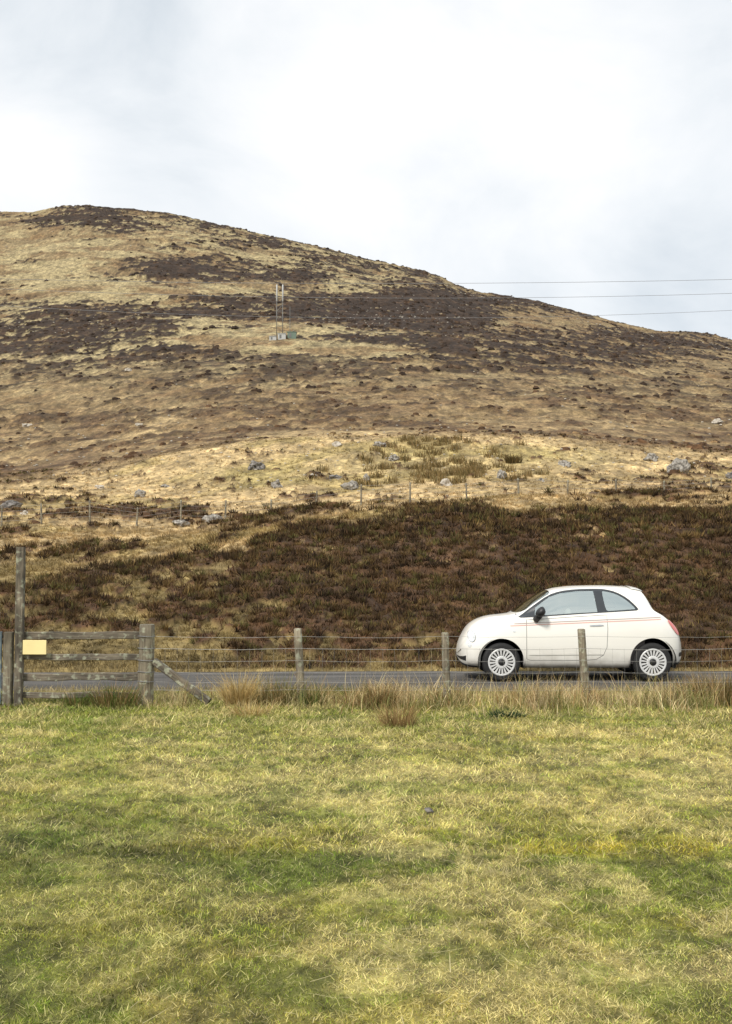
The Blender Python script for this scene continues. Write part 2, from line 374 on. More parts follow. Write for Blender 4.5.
def glass_mat(name, tint, refl):
    m, nt, b = newmat(name); N = nt.nodes; L = nt.links; out = N['Material Output']; N.remove(b)
    tr = N.new('ShaderNodeBsdfTransparent'); tr.inputs['Color'].default_value = (*tint,1)
    gl = N.new('ShaderNodeBsdfGlossy'); gl.inputs['Roughness'].default_value = .03; gl.inputs['Color'].default_value = (.88,.97,.93,1)
    ms = N.new('ShaderNodeMixShader'); fr = N.new('ShaderNodeFresnel'); fr.inputs['IOR'].default_value = 1.5
    ad = N.new('ShaderNodeMath'); ad.operation = 'ADD'; ad.use_clamp = True; ad.inputs[1].default_value = refl
    L.new(fr.outputs[0], ad.inputs[0]); L.new(ad.outputs[0], ms.inputs[0]); L.new(tr.outputs[0], ms.inputs[1]); L.new(gl.outputs[0], ms.inputs[2])
    L.new(ms.outputs[0], out.inputs['Surface']); return m
M['glass'] = glass_mat('car_glass', (.8,.88,.84), .58)
M['glassd'] = glass_mat('windscreen_glass', (.3,.34,.34), .12)
# tarmac
def tarmac():
    m, nt, b = newmat('tarmac'); N = nt.nodes; L = nt.links
    g = N.new('ShaderNodeNewGeometry'); mp = N.new('ShaderNodeMapping'); mp.inputs['Scale'].default_value = (.25,1.6,1); L.new(g.outputs['Position'], mp.inputs['Vector'])
    a = N.new('ShaderNodeTexNoise'); a.inputs['Scale'].default_value = 1.5; a.inputs['Detail'].default_value = 6; L.new(mp.outputs[0], a.inputs['Vector'])
    c = N.new('ShaderNodeTexNoise'); c.inputs['Scale'].default_value = 60; c.inputs['Detail'].default_value = 3; L.new(g.outputs['Position'], c.inputs['Vector'])
    r = N.new('ShaderNodeValToRGB'); r.color_ramp.elements[0].position=.3; r.color_ramp.elements[1].position=.7
    r.color_ramp.elements[0].color = (.06,.056,.051,1); r.color_ramp.elements[1].color = (.15,.141,.130,1); L.new(a.outputs['Fac'], r.inputs['Fac'])
    mx = N.new('ShaderNodeMix'); mx.data_type='RGBA'; mx.blend_type='MULTIPLY'; mx.inputs[0].default_value=.6
    r2 = N.new('ShaderNodeValToRGB'); r2.color_ramp.elements[0].position=.35; r2.color_ramp.elements[0].color=(.45,.45,.45,1); r2.color_ramp.elements[1].position=.6; L.new(c.outputs['Fac'], r2.inputs['Fac'])
    L.new(r.outputs[0], mx.inputs[6]); L.new(r2.outputs[0], mx.inputs[7]); L.new(mx.outputs[2], b.inputs['Base Color'])
    b.inputs['Roughness'].default_value = .85; b.inputs['Specular IOR Level'].default_value = .2
    bp = N.new('ShaderNodeBump'); bp.inputs['Distance'].default_value=.01; L.new(c.outputs['Fac'], bp.inputs['Height']); L.new(bp.outputs['Normal'], b.inputs['Normal'])
    return m
M['tarmac'] = tarmac()

# ---------------------------------------------------------------- ground sheet
def ground():
    us = np.concatenate([[-60,-20,-8,-4,-2.2,-1.4,-1,-.8,-.68,-.58,-.5], np.linspace(-.45,.45,941), [.5,.58,.68,.8,1,1.4,2.2,4,8,20,60]])
    ys = [-1500,-500,-150,-50,-15,-5,0,1.5,2.5]
    ys += list(np.arange(3, 15.3, .06))+[15.3,15.38,ROAD0-.03,ROAD0,17,ROAD1,ROAD1+.03]
    y = ROAD1+.1
    while y < 452:
        ys.append(y)
        y += .035*(y/20.)**1.25 if y < 60 else (.14+(y-60)*.0035)
    ys += [455,460,470,490,520,600,800,1200,2000,4000]
    ys = np.array(ys); U, Yg = np.meshgrid(us, ys)
    X = U*np.clip(Yg, 8, 700); x = X.ravel(); y = Yg.ravel()
    z, h, moor, px, py = height(x, y, full=True)
    flat = (np.abs(x) > np.maximum(np.abs(y),8)*.8)
    c = ground_col(x, y, h, moor, px, py)
    lw = y < ROAD0+.1
    c[lw] = lawn_col(x[lw], y[lw])*.34+np.array([.03,.03,.01])
    nr, nc = Yg.shape; i = np.arange(nr-1)[:,None]*nc+np.arange(nc-1)[None,:]; i = i.ravel()
    loops = np.stack([i, i+1, i+nc+1, i+nc], 1).ravel(); st = np.arange(len(i))*4
    me = np_mesh('ground', np.stack([x,y,z],1), loops, st, None, c, smooth=True)
    o = link('ground', me, M['ground']); tag(o, kind='structure'); print('ground verts', len(x))
ground()
# road: cambered strip with rough broken edges
def road():
    xs = np.concatenate([np.arange(-140,-12,2.), np.arange(-12,14,.12), np.arange(14,160,2.)])
    prof = [0,.012,.12,.3,.5,.7,.88,.988,1]
    V = []
    for x in xs:
        a = ROAD0+.02*np.clip(x,-6,6)+.07*(vnoise(x*1.3,0,3)-.5)+.05*(vnoise(x*5,0,4)-.5); b = ROAD1+.05*np.clip(x,-8,5)*(x<0)-.02+.10*(vnoise(x*1.1,5,5)-.5)+.05*(vnoise(x*5,3,4)-.5)
        for k,t in enumerate(prof):
            z = -.020+.03*(1-(2*t-1)**2)
            if k in (0, len(prof)-1): z = -.028
            V.append((x, a+(b-a)*t, z))
    n = len(prof); i = (np.arange(len(xs)-1)[:,None]*n+np.arange(n-1)[None,:]).ravel()
    me = np_mesh('road', np.array(V), np.stack([i,i+n,i+n+1,i+1],1).ravel(), np.arange(len(i))*4, None, smooth=True)
    tag(link('road', me, M['tarmac']), kind='structure')
road()

# ---------------------------------------------------------------- blades
def blades_mesh(name, P, L, W, az, lean, bend, colr, rnd=.35):
    """N curved blades: P base, L length, W width, az direction of the lean, lean angle from vertical at the root, bend extra angle to the tip"""
    n = len(P); d = np.stack([np.cos(az), np.sin(az), 0*az],1)
    tw = rng.uniform(0, 2*np.pi, n); sd = np.stack([np.cos(tw), np.sin(tw), 0*tw],1)
    up = np.array([0,0,1.])
    a1 = lean; a2 = lean+bend
    m = P+(d*np.sin(a1)[:,None]+up*np.cos(a1)[:,None])*(L*.5)[:,None]
    t = m+(d*np.sin(a2)[:,None]+up*np.cos(a2)[:,None])*(L*.5)[:,None]
    w = (W*.5)[:,None]
    V = np.empty((n,5,3)); V[:,0] = P-sd*w; V[:,1] = P+sd*w; V[:,2] = m-sd*w*.8; V[:,3] = m+sd*w*.8; V[:,4] = t
    i = np.arange(n)*5
    loops = np.stack([i,i+1,i+3,i+2, i+2,i+3,i+4],1).ravel()
    st = (np.arange(n)[:,None]*7+np.array([0,4])[None]).ravel()
    colr = np.clip(colr*(1+rng.uniform(-rnd,rnd,n))[:,None], .003, .95)
    return np_mesh(name, V.reshape(-1,3), loops, st, None, np.repeat(colr,5,axis=0))
def side_band(y0, y1, dens, mx=.36, marg=.6, wide=2.6):
    ym=(y0+y1)/2; n=int((y1-y0)*2*wide*dens); y=rng.uniform(y0,y1,n); x=(mx*y+marg+rng.uniform(0,wide,n))*rng.choice([-1,1],n); return x,y
def rand_band(y0, y1, dens, mx=.36, marg=.6):
    """random points in the strip of ground the photo sees, with a margin at the sides"""
    ymean = (y0+y1)/2; n = int((y1-y0)*2*(mx*ymean+marg)*dens)
    y = rng.uniform(y0, y1, n); x = rng.uniform(-1,1,n)*(mx*y+marg); return x, y
def lawn():
    Ps, Ls, Ws, Az, Le, Be, Cs = [],[],[],[],[],[],[]
    for (y0,y1,dens,wd,ln) in [(3.0,4.9,24000,.0036,.034),(4.9,6.5,13000,.0040,.038),(6.5,9.5,5200,.0055,.050),(9.5,12.6,2400,.0075,.060),(12.6,15.42,1700,.009,.075)]+[(3.0,6.5,-3200,.007,.042),(6.5,15.4,-1500,.010,.06)]:
        x, y = rand_band(y0, y1, dens) if dens>0 else side_band(y0,y1,-dens); n = len(x); z = height(x, y)
        c = lawn_col(x, y)
        lum = c.sum(1)
        straw = rng.random(n) < .08+.3*sstep(.28*K*2.2,.5*K*2.2,lum*.62)
        sc = np.where(straw[:,None], mixc(np.tile(lin(214,200,150)*.85,(n,1)), c, .5), c*1.0)
        grn = (~straw)&(rng.random(n) < .25); sc[grn] = sc[grn]*np.array([.72,.95,.6])
        Ls.append(.60*ln*rng.uniform(.5,1.5,n)*np.where(straw,1.6,1.)*(.6+.9*fbm(x,y,.5,3,131))); Ws.append(wd*rng.uniform(.6,1.3,n)*np.where(straw,.8,1))
        Az.append(rng.uniform(0,6.283,n)); Le.append(np.where(straw, rng.uniform(.8,1.5,n), rng.uniform(.3,1.45,n))); Be.append(rng.uniform(.1,.7,n)*np.where(straw,.4,1))
        Ps.append(np.stack([x,y,z-.004+np.where(straw,.012,0)],1)); Cs.append(sc)
    cat = np.concatenate
    me = blades_mesh('lawn_grass', cat(Ps), cat(Ls), cat(Ws), cat(Az), cat(Le), cat(Be), cat(Cs), .5)
    print('lawn blades', len(cat(Ls)))
    tag(link('lawn_grass', me, M['blade']), 'short rough green and straw coloured pasture grass in the foreground', 'grass', kind='stuff')
    # long flattened dead stems
    x, y = rand_band(3, 15, 30); keep = fbm(x,y,.8,3,141) > .5; x=x[keep]; y=y[keep]; n=len(x)
    c = np.tile(lin(222,208,160)*K,(n,1))
    me = blades_mesh('dead_stems', np.stack([x,y,height(x,y)+.025],1), rng.uniform(.06,.2,n), .0026+.0005*y/4, rng.uniform(0,6.28,n), rng.uniform(1.35,1.55,n), rng.uniform(-.1,.15,n), c, .2)
    tag(link('dead_stems', me, M['blade']), 'bleached dead stems lying flat on the pasture', 'dead grass', kind='stuff')
lawn()
def verge():
    # rough verge along the wire fence
    P,L,W,A,Le,Be,C = [],[],[],[],[],[],[]
    def put(x,y,l,w,lean,bend,c):
        n=len(x); P.append(np.stack([x,y,height(x,y)-.01],1)); L.append(l); W.append(w); A.append(rng.uniform(0,6.28,n)); Le.append(lean); Be.append(bend); C.append(c)
    n = 34000; x = rng.uniform(-6.5,7.5,n); y = rng.normal(14.0,.5,n); k = (y<15.4)&(y>12.3)
    dens = .25+1.3*sstep(.42,.66,fbm(x,y,.7,3,151)); gate = (x<-2.7); dens = np.where(gate,dens*.35,dens); k &= rng.random(n) < dens; x=x[k]; y=y[k]; n=len(x)
    c = mixc(np.tile(lin(206,186,142)*K,(n,1)), lin(124,124,70)*K, sstep(.4,.58,fbm(x,y,.6,3,153)+rng.normal(0,.1,n)))
    c = mixc(c, lin(150,112,72)*K, (rng.random(n)<.2)*.7)
    hh = (.18+1.5*sstep(.40,.66,fbm(x,y,.55,3,154)))*np.where(x<-2.3,.55,1)
    c = c*np.clip(.3+1.5*fbm(x,y,.16,2,157),.4,1.7)[:,None]
    put(x,y,rng.uniform(.08,.30,n)*hh,rng.uniform(.004,.009,n),rng.uniform(0,.9,n),rng.uniform(0,1.0,n),c*1.25)
    # tangled band on the lawn in front of the fence
    n = 42000; x = rng.uniform(-6,7,n); y = rng.uniform(10.6,13.9,n); k = rng.random(n) < sstep(10.4,12.6,y)*(.2+1.2*sstep(.42,.6,fbm(x,y,.5,3,158))); x=x[k];y=y[k];n=len(x)
    c = mixc(np.tile(lin(206,190,132),(n,1)), lin(128,136,66), sstep(.42,.6,fbm(x,y,.35,3,159)+rng.normal(0,.1,n)))*np.clip(.3+1.4*fbm(x,y,.12,2,160),.4,1.6)[:,None]
    put(x,y,rng.uniform(.06,.17,n),rng.uniform(.005,.009,n),rng.uniform(.5,1.45,n),rng.uniform(0,.8,n),c*.9)
    n = 1200; x = rng.uniform(-6,7.5,n); y = rng.normal(13.95,.35,n); k = (y<15)&(rng.random(n)<1.6*sstep(.51,.6,fbm(x,y*.3,.6,2,171))*np.where(x<-2.4,.15,1)*np.where((x>2)&(x<4.6),.6,1)); x=x[k];y=y[k];n=len(x)
    c = mixc(np.tile(lin(222,200,148),(n,1)), lin(170,132,86), (rng.random(n)<.4)*.8)
    put(x,y,rng.uniform(.25,.5,n),rng.uniform(.0035,.006,n),rng.uniform(0,.45,n),rng.uniform(0,.6,n),c)
    # strip between fence and tarmac
    n = 14000; x = rng.uniform(-7,8,n); y = rng.uniform(14.3,15.55,n)
    c = mixc(np.tile(lin(196,178,132)*K,(n,1)), lin(118,120,66)*K, sstep(.4,.65,fbm(x,y,.8,3,155)))
    put(x,y,rng.uniform(.06,.16,n),rng.uniform(.005,.01,n),rng.uniform(0,.8,n),rng.uniform(0,.7,n),c)
    # far side of the road
    n = 8000; x = rng.uniform(-8,9,n); y = rng.uniform(18.6,19.9,n); k = y > ROAD1-.02+.05*np.clip(x,-8,0)-.05; x=x[k]; y=y[k]; n=len(x)
    c = mixc(np.tile(lin(158,138,92)*K,(n,1)), lin(92,78,48)*K, sstep(.42,.62,fbm(x,y,.8,3,156)))
    put(x,y,rng.uniform(.06,.2,n),rng.uniform(.007,.014,n),rng.uniform(0,.9,n),rng.uniform(0,.7,n),c)
    cat=np.concatenate
    me = blades_mesh('verge_grass', cat(P),cat(L),cat(W),cat(A),cat(Le),cat(Be),cat(C),.35)
    tag(link('verge_grass', me, M['blade']), 'long dry tangled grass along both sides of the road', 'grass', kind='stuff')
verge()
def moor_cover():
    # heather: upright woody sprigs over the bank; pale moor grass between
    P,L,W,A,Le,Be,C = [],[],[],[],[],[],[]
    Pg,Lg,Wg,Ag,Leg,Beg,Cg = [],[],[],[],[],[],[]
    for (y0,y1,dens,sc) in [(19.0,23,480,.8),(23,28,320,1.),(28,36,190,1.15),(36,48,80,1.4),(48,62,22,1.8),(62,100,6,2.4)]:
        x, y = rand_band(y0,y1,dens,.37,2.6); z,h,moor,px,py = height(x,y,full=True); n=len(x)
        isH = rng.random(n) < h
        k = isH; m = int(k.sum())
        c = mixc(np.tile(C_HEA,(m,1)), lin(122,90,60)*K, (rng.random(m)<.28)*.8)
        c = mixc(c, lin(104,98,50)*K, sstep(.5,.7,fbm(x[k],y[k],1.,3,161)+rng.normal(0,.08,m))*.6)
        c = mixc(c, lin(52,36,28)*K, sstep(.5,.7,fbm(x[k],y[k],2.5,3,162))*.6)
        s = sc
        P.append(np.stack([x,y,z-.05],1)[k]); c = c*np.clip(.35+1.35*fbm(x[k],y[k]*.8,.28,2,165)+.0,.3,1.7)[:,None]; L.append(rng.uniform(.08,.2,m)*(.6+.4*s)); W.append(rng.uniform(.014,.036,m)*s); A.append(rng.uniform(0,6.28,m)); Le.append(rng.uniform(0,1.35,m)); Be.append(rng.uniform(-.2,.6,m)); C.append(c)
        k = ~isH; m = int(k.sum())
        base_ = ground_col(x[k],y[k],0*x[k],moor[k],px[k],py[k])
        c = mixc(base_, lin(214,188,136)*K, (rng.random(m)<.25)*.5)
        c = mixc(c, lin(120,98,62)*K, (rng.random(m)<.25)*.5)
        Pg.append(np.stack([x,y,z-.03],1)[k]); c = c*np.clip(.25+1.5*fbm(x[k],y[k]*.8,.32,3,166),.35,1.7)[:,None]; Lg.append(rng.uniform(.08,.2,m)*(.7+.3*s)); Wg.append(rng.uniform(.010,.020,m)*s); Ag.append(rng.uniform(0,6.28,m)); Leg.append(rng.uniform(.5,1.5,m)); Beg.append(rng.uniform(0,.6,m)); Cg.append(c)
    cat=np.concatenate; print('sprigs', len(cat(L)), 'moor grass', len(cat(Lg)))
    tag(link('heather', blades_mesh('heather', cat(P),cat(L),cat(W),cat(A),cat(Le),cat(Be),cat(C),.45), M['sprig']), 'dark brown heather covering the bank behind the road', 'heather', kind='stuff')
    tag(link('moor_grass', blades_mesh('moor_grass', cat(Pg),cat(Lg),cat(Wg),cat(Ag),cat(Leg),cat(Beg),cat(Cg),.3), M['blade']), 'pale dry moor grass on the bank and the terrace above it', 'moor grass', kind='stuff')
    P,L,W,A,Le,Be,C = [],[],[],[],[],[],[]
    Pg,Lg,Wg,Ag,Leg,Beg,Cg = [],[],[],[],[],[],[]
    for (y0,y1,dens,r0,r1,nb,wd) in [(19.0,24,22,.08,.20,32,.013),(24,32,16,.10,.25,30,.017),(32,50,11,.14,.32,26,.025),(50,100,3.0,.12,.34,16,.038)]:
        x,y = rand_band(y0,y1,dens,.37,2.6); z,h,moor,px,py = height(x,y,full=True); n=len(x); H=rng.random(n)<h
        if y0>=50: kk = rng.random(n) < np.where(H,1,.55); x,y,z,h,moor,px,py,H=[q[kk] for q in (x,y,z,h,moor,px,py,H)]; n=len(x)
        r = rng.uniform(r0,r1,n)*np.where(H,1,.85)
        pal = np.array([lin(*c_) for c_ in [(72,56,34),(94,72,42),(128,104,62),(98,92,48),(106,80,54),(58,45,32)]])*K
        ch = pal[np.minimum(5,rng.choice(6,n,p=[.26,.24,.15,.15,.08,.12]))]
        gb = ground_col(x,y,0*x,moor,px,py); cg = gb*rng.uniform(.6,1.35,n)[:,None]
        cc = np.where(H[:,None],ch,cg)
        b = np.repeat(np.arange(n),nb); m=len(b); az=rng.uniform(0,6.283,m); q=rng.random(m)**.6
        off = r[b]*q*.45
        pos = np.stack([x[b]+np.cos(az)*off, y[b]+np.sin(az)*off, z[b]-.02+0*off],1)
        ln = r[b]*rng.uniform(.7,1.25,m)*np.where(H[b],.95,.9); le = np.clip(q*1.15+rng.normal(0,.2,m),0,1.5); be = np.where(H[b], rng.uniform(-.5,.4,m), rng.uniform(.2,1.1,m))
        w = wd*rng.uniform(.6,1.4,m)*np.where(H[b],1.25,.8); a2 = az+rng.normal(0,.35,m); col = cc[b]*rng.uniform(.65,1.4,m)[:,None]
        for k,(p_,l_,w_,a_,e_,b_,c_) in ((H[b],(P,L,W,A,Le,Be,C)),(~H[b],(Pg,Lg,Wg,Ag,Leg,Beg,Cg))):
            p_.append(pos[k]);l_.append(ln[k]);w_.append(w[k]);a_.append(a2[k]);e_.append(le[k]);b_.append(be[k]);c_.append(col[k])
    print('clumps', len(cat(L)), len(cat(Lg)))
    tag(link('heather_bushes', blades_mesh('heather_bushes', cat(P),cat(L),cat(W),cat(A),cat(Le),cat(Be),cat(C),.1), M['sprig']), 'bushy clumps of brown heather packed over the roadside bank', 'heather', kind='stuff')
    tag(link('grass_tussocks', blades_mesh('grass_tussocks', cat(Pg),cat(Lg),cat(Wg),cat(Ag),cat(Leg),cat(Beg),cat(Cg),.1), M['blade']), 'pale tussocks of dry grass between the heather and over the terrace', 'moor grass', kind='stuff')
    # low bushes and hummocks further up, each an irregular little tent of facets
    V=[];Cc=[]
    xs,ys,ss=[],[],[]
    for (y0,y1,dens,r) in [(44,70,.55,.28),(70,100,.3,.36),(100,160,.6,.34),(160,240,.34,.5),(240,452,.17,.62)]:
        x,y = rand_band(y0,y1,dens,.36,3.); xs.append(x); ys.append(y); ss.append((.35+1.3*rng.random(len(x))**2.2)*r)
    x=cat(xs); y=cat(ys); s=cat(ss); z,h,moor,px,py=height(x,y,full=True)
    keep = rng.random(len(x)) < (.015+.7*h)*np.where(y<100,.75,1); x,y,s,z,h,moor,px,py=[q[keep] for q in (x,y,s,z,h,moor,px,py)]
    n=len(x); print('bushes',n)
    m=7; ang=rng.uniform(0,6.28,n)[:,None]+np.arange(m)[None]*2*np.pi/m; rr=s[:,None]*rng.uniform(.7,1.25,(n,m))
    V=np.empty((n,2*m+1,3))
    V[:,:m,0]=x[:,None]+np.cos(ang)*rr; V[:,:m,1]=y[:,None]+np.sin(ang)*rr*.8; V[:,:m,2]=z[:,None]-.25*s[:,None]
    r2=rr*rng.uniform(.45,.85,(n,m)); V[:,m:2*m,0]=x[:,None]+np.cos(ang+.3)*r2; V[:,m:2*m,1]=y[:,None]+np.sin(ang+.3)*r2*.8; V[:,m:2*m,2]=z[:,None]+s[:,None]*rng.uniform(.15,.5,(n,m))
    V[:,2*m]=np.stack([x,y,z+s*rng.uniform(.35,.65,n)],1)
    i=np.arange(n)*(2*m+1); Lp=[]
    for k in range(m):
        j=(k+1)%m; Lp += [i+k,i+j,i+m+j, i+k,i+m+j,i+m+k, i+m+k,i+m+j,i+2*m]
    loops=np.stack(Lp,1).ravel(); st=np.arange(len(loops)//3)*3
    c=ground_col(x,y,np.full(n,1.),moor,px,py); far=sstep(96,190,y)
    c=mixc(c, mixc(np.tile(lin(150,122,84)*K,(n,1)), lin(140,124,98)*K, far), (rng.random(n)<.3*(1-h*.7))*.7)
    c=c*(1+rng.uniform(-.3,.4,n))[:,None]
    vc = np.repeat(c,2*m+1,axis=0)*(1+rng.uniform(-.2,.2,n*(2*m+1)))[:,None]
    tag(link('heather_hummocks', np_mesh('heather_hummocks',V.reshape(-1,3),loops,st,None,np.clip(vc,.004,1),smooth=True), M['ground']), 'low dark heather hummocks dotted over the hillside', 'heather', kind='stuff')
moor_cover()

# ---------------------------------------------------------------- tufts
def tuft(name, x, y, n, r, hmin, hmax, cols, label, cat='grass tuft', group='tufts and rushes by the wire fence', spread=.45, w=.006, bend=.5):
    a = rng.uniform(0,6.28,n); q = r*np.sqrt(rng.random(n)); X = np.cos(a)*q; Y = np.sin(a)*q*.8
    c = np.array([lin(*cols[k])*K for k in rng.integers(0,len(cols),n)])
    lean = np.abs(rng.normal(0,spread*.6,n))+spread*q/r*.5
    z0 = float(height(np.array([x]),np.array([y]))[0])
    me = blades_mesh(name, np.stack([X,Y,0*X-.02],1), rng.uniform(hmin,hmax,n), w*rng.uniform(.6,1.3,n), a+rng.normal(0,.5,n), lean, rng.uniform(0,bend,n), c, .3)
    o = link(name, me, M['blade']); o.location = (x,y,z0); tag(o, label, cat, group); return o
STR = [(216,190,128),(202,170,110),(232,208,150)]; BRN=[(190,156,108),(160,130,84),(206,178,124),(128,112,66)]; RSH=[(98,96,48),(80,84,42),(124,104,62),(150,120,74)]; GRN=[(84,116,40),(98,130,48),(70,96,40)]
def gx(px, Y): return (px-CX)/F*Y
tuft('grass_tuft', gx(240,13.7),13.7,620,.15,.25,.62,STR,'tall pale straw tuft beside the end of the sloping timber strut', w=.007, bend=1.2)
tuft('grass_tuft', gx(250,12.9),12.9,300,.2,.12,.3,STR,'flattened pale straw clump in front of the tall straw tuft', spread=.9, w=.008, bend=1.0)
tuft('rush_clump', gx(379,13.5),13.5,520,.18,.2,.48,BRN+RSH,'reddish brown rush clump left of the middle fence post')
tuft('rush_clump', gx(398,12.05),12.05,380,.17,.14,.37,BRN,'small orange brown rush clump standing forward on the lawn')
tuft('rush_clump', gx(446,13.9),13.9,260,.16,.16,.36,RSH+BRN,'dark rushes round the foot of the post by the bumper')
tuft('rush_clump', gx(586,13.9),13.9,240,.15,.14,.34,BRN,'brown dead stems round the foot of the post before the car')
tuft('rush_clump', gx(722,14.1),14.1,1100,.42,.25,.56,RSH+BRN,'large dark rush clump behind the rear of the car, at right edge')
tuft('rush_clump', gx(692,14.1),14.1,420,.22,.2,.42,BRN+RSH,'thin brown rushes just left of the large dark rush clump')
tuft('rush_clump', gx(118,13.7),13.7,560,.28,.2,.40,RSH+GRN+BRN,'dark green rush clump under the rails of the timber fence')
tuft('rush_clump', gx(78,13.75),13.75,240,.16,.12,.3,RSH+GRN,'small rush clump under the rails below the cream board')
tuft('grass_tuft', gx(312,13.8),13.8,300,.15,.15,.34,GRN+RSH,'bright green tuft just right of the first thin fence post')
tuft('grass_tuft', gx(318,14.0),14.0,120,.09,.2,.4,STR,'slim upright straw tuft behind the bright green tuft')
tuft('rush_clump', gx(275,13.9),13.9,240,.25,.2,.44,RSH,'sparse dark rushes between straw tuft and first thin post')
tuft('rush_clump', gx(350,13.8),13.8,200,.22,.15,.36,BRN,'sparse brown stems between the first thin post and rush clump')
tuft('rush_clump', gx(520,13.9),13.9,320,.32,.14,.34,BRN+STR,'loose brown stems below the door of the white car')
tuft('rush_clump', gx(2,8.0),7.4,160,.13,.06,.18,BRN,'low brown tuft on the lawn at the left edge')
tuft('weed_clump', gx(505,12.8),12.8,280,.2,.05,.14,[(52,74,42),(62,82,50)],'low dark green weed clump on the lawn below the front door', 'weed', spread=1.0, w=.016)
tuft('grass_tuft', gx(505,6.2),6.05,200,.12,.05,.13,[(206,192,140),(190,176,120)],'small bleached tuft in the middle of the right lawn', spread=.9, w=.004)
# rushes on the terrace
def rushes():
    n0 = 90; cx = rng.normal(0,1,n0); px = 430+cx*42; Yc = rng.uniform(70,92,n0); P=[];C=[]
    X = (px-CX)/F*Yc
    for a,b in zip(X,Yc):
        n=60; q=.5*np.sqrt(rng.random(n)); t=rng.uniform(0,6.28,n); x=a+np.cos(t)*q; y=b+np.sin(t)*q; P.append(np.stack([x,y,height(x,y)-.05],1))
        C.append(np.array([lin(*[(138,116,70),(112,100,60),(164,138,92)][k])*K for k in rng.integers(0,3,n)]))
    P=np.concatenate(P);C=np.concatenate(C);n=len(P)
    tag(link('rushes', blades_mesh('rushes',P,rng.uniform(.3,.75,n),rng.uniform(.03,.06,n),rng.uniform(0,6.28,n),rng.uniform(0,.5,n),rng.uniform(0,.4,n),C,.3),M['blade']),'olive brown rushes spread over the pale terrace','rushes',kind='stuff')
rushes()
o = tuft('rush_clump', gx(514,82),82,260,.62,.45,.85,[(92,80,46),(120,98,60)],'lone dark rush clump on the terrace above the car', w=.05, group='rush clumps on the pale terrace', spread=.3)

# ---------------------------------------------------------------- rocks
def find_y(px, row, y0, y1):
    ys = np.linspace(y0,y1,400); xs = (px-CX)/F*ys
    for _ in range(2):
        z = base(xs,ys); p,r = proj(xs,ys,z); xs = xs-(p-px)/F*ys
    z = height(xs,ys); p,r = proj(xs,ys,z); k = int(np.argmin(np.abs(r-row))); return float(xs[k]), float(ys[k]), float(z[k])
def rock(px,row,wp,hp,mat,label,y0=42,y1=120,seed=0):
    x,y,z = find_y(px,row+hp*.45,y0,y1); sc = y/F; rx = wp*.5*sc; rz = hp*sc*.85
    import bmesh
    bm = bmesh.new(); bmesh.ops.create_icosphere(bm, subdivisions=4, radius=1)
    rs = np.random.default_rng(seed); pl = [(Vector(rs.normal(0,1,3)).normalized(), rs.uniform(.55,.9)) for _ in range(11)]
    for v in bm.verts:
        p = v.co.copy()
        for (nn,d) in pl:
            t = p.dot(nn)
            if t > d: p -= nn*(t-d)*.92
        nz_ = mnoise.noise(p*1.7+Vector((seed*3.1,0,0)))*.42+mnoise.noise(p*4.+Vector((0,seed,0)))*.20
        p *= 1+nz_; v.co = Vector((p.x*rx*1.12, p.y*rx*.85, (p.z*.8+.22)*rz))
    me = bpy.data.meshes.new('rock'); bm.to_mesh(me); bm.free()
    o = link('rock', me, mat); o.location=(x,y,z-.03); tag(o,label,'rock','rocks scattered over the terrace and hillside')
R1,R2,R3=M['rock'],M['rock2'],M['rock3']
RK=[(258,464,17,10,R3,'dark grey boulder alone on the pale grass, left of the rushes'),
(276,483,11,11,R1,'small split grey rock below the dark boulder'),
(140,493,12,9,R1,'grey rock on pale grass, uppermost above the distant fence at left'),
(10,503,18,10,R3,'dark rock at the left edge of the terrace'),
(23,512,9,5,R2,'pale flat rock just right of the dark rock at left edge'),
(181,521,15,8,R1,'lichen spotted rock at the foot of a distant fence post'),
(212,518,17,11,R1,'slanting grey slab between two distant fence posts'),
(351,485,15,10,R1,'grey rock in dark heather at the foot of the rushes'),
(366,477,9,10,R1,'upright grey rock at the left end of the rushes'),
(336,477,18,6,R3,'low row-like dark rock left of the rushes'),
(314,475,9,5,R2,'small pale rock left of the low dark rock'),
(380,443,12,7,R1,'grey rock on the crest above the rushes'),
(337,443,11,5,R2,'flat pale rock on the terrace crest, left of the rushes'),
(394,456,12,8,R1,'grey rock half hidden among the rushes'),
(447,482,12,9,R2,'pale cream rock on grass right of the rushes'),
(565,462,13,8,R1,'mottled grey rock on grass, midway between rushes and big boulder'),
(501,474,10,10,R1,'narrow upright grey rock under the lone rush clump'),
(678,467,22,19,R1,'largest grey boulder, lichen covered, on the right terrace'),
(650,457,13,9,R1,'grey rock up and left of the largest boulder'),
(731,474,9,9,R3,'dark rock at the right edge of the terrace'),
(541,480,9,5,R1,'small low rock down left of the mottled grey rock'),
(165,485,8,5,R1,'tiny grey rock right of the uppermost left terrace rock'),
(100,486,10,5,R2,'pale low rock on the left part of the terrace'),
(718,421,11,5,R2,'pale slab on the brown moor near the right edge',100,200),
(128,369,9,4,R2,'pale slab in the brown heather of the far left slope',150,300),
(26,424,9,5,R2,'pale rock on the brown moor near the left edge',100,200),
(139,424,7,4,R2,'small pale rock on the brown moor at left',100,200)]
for i,r in enumerate(RK):
    rock(*r[:6], *(r[6:] if len(r)>6 else (42,120)), seed=i+3)
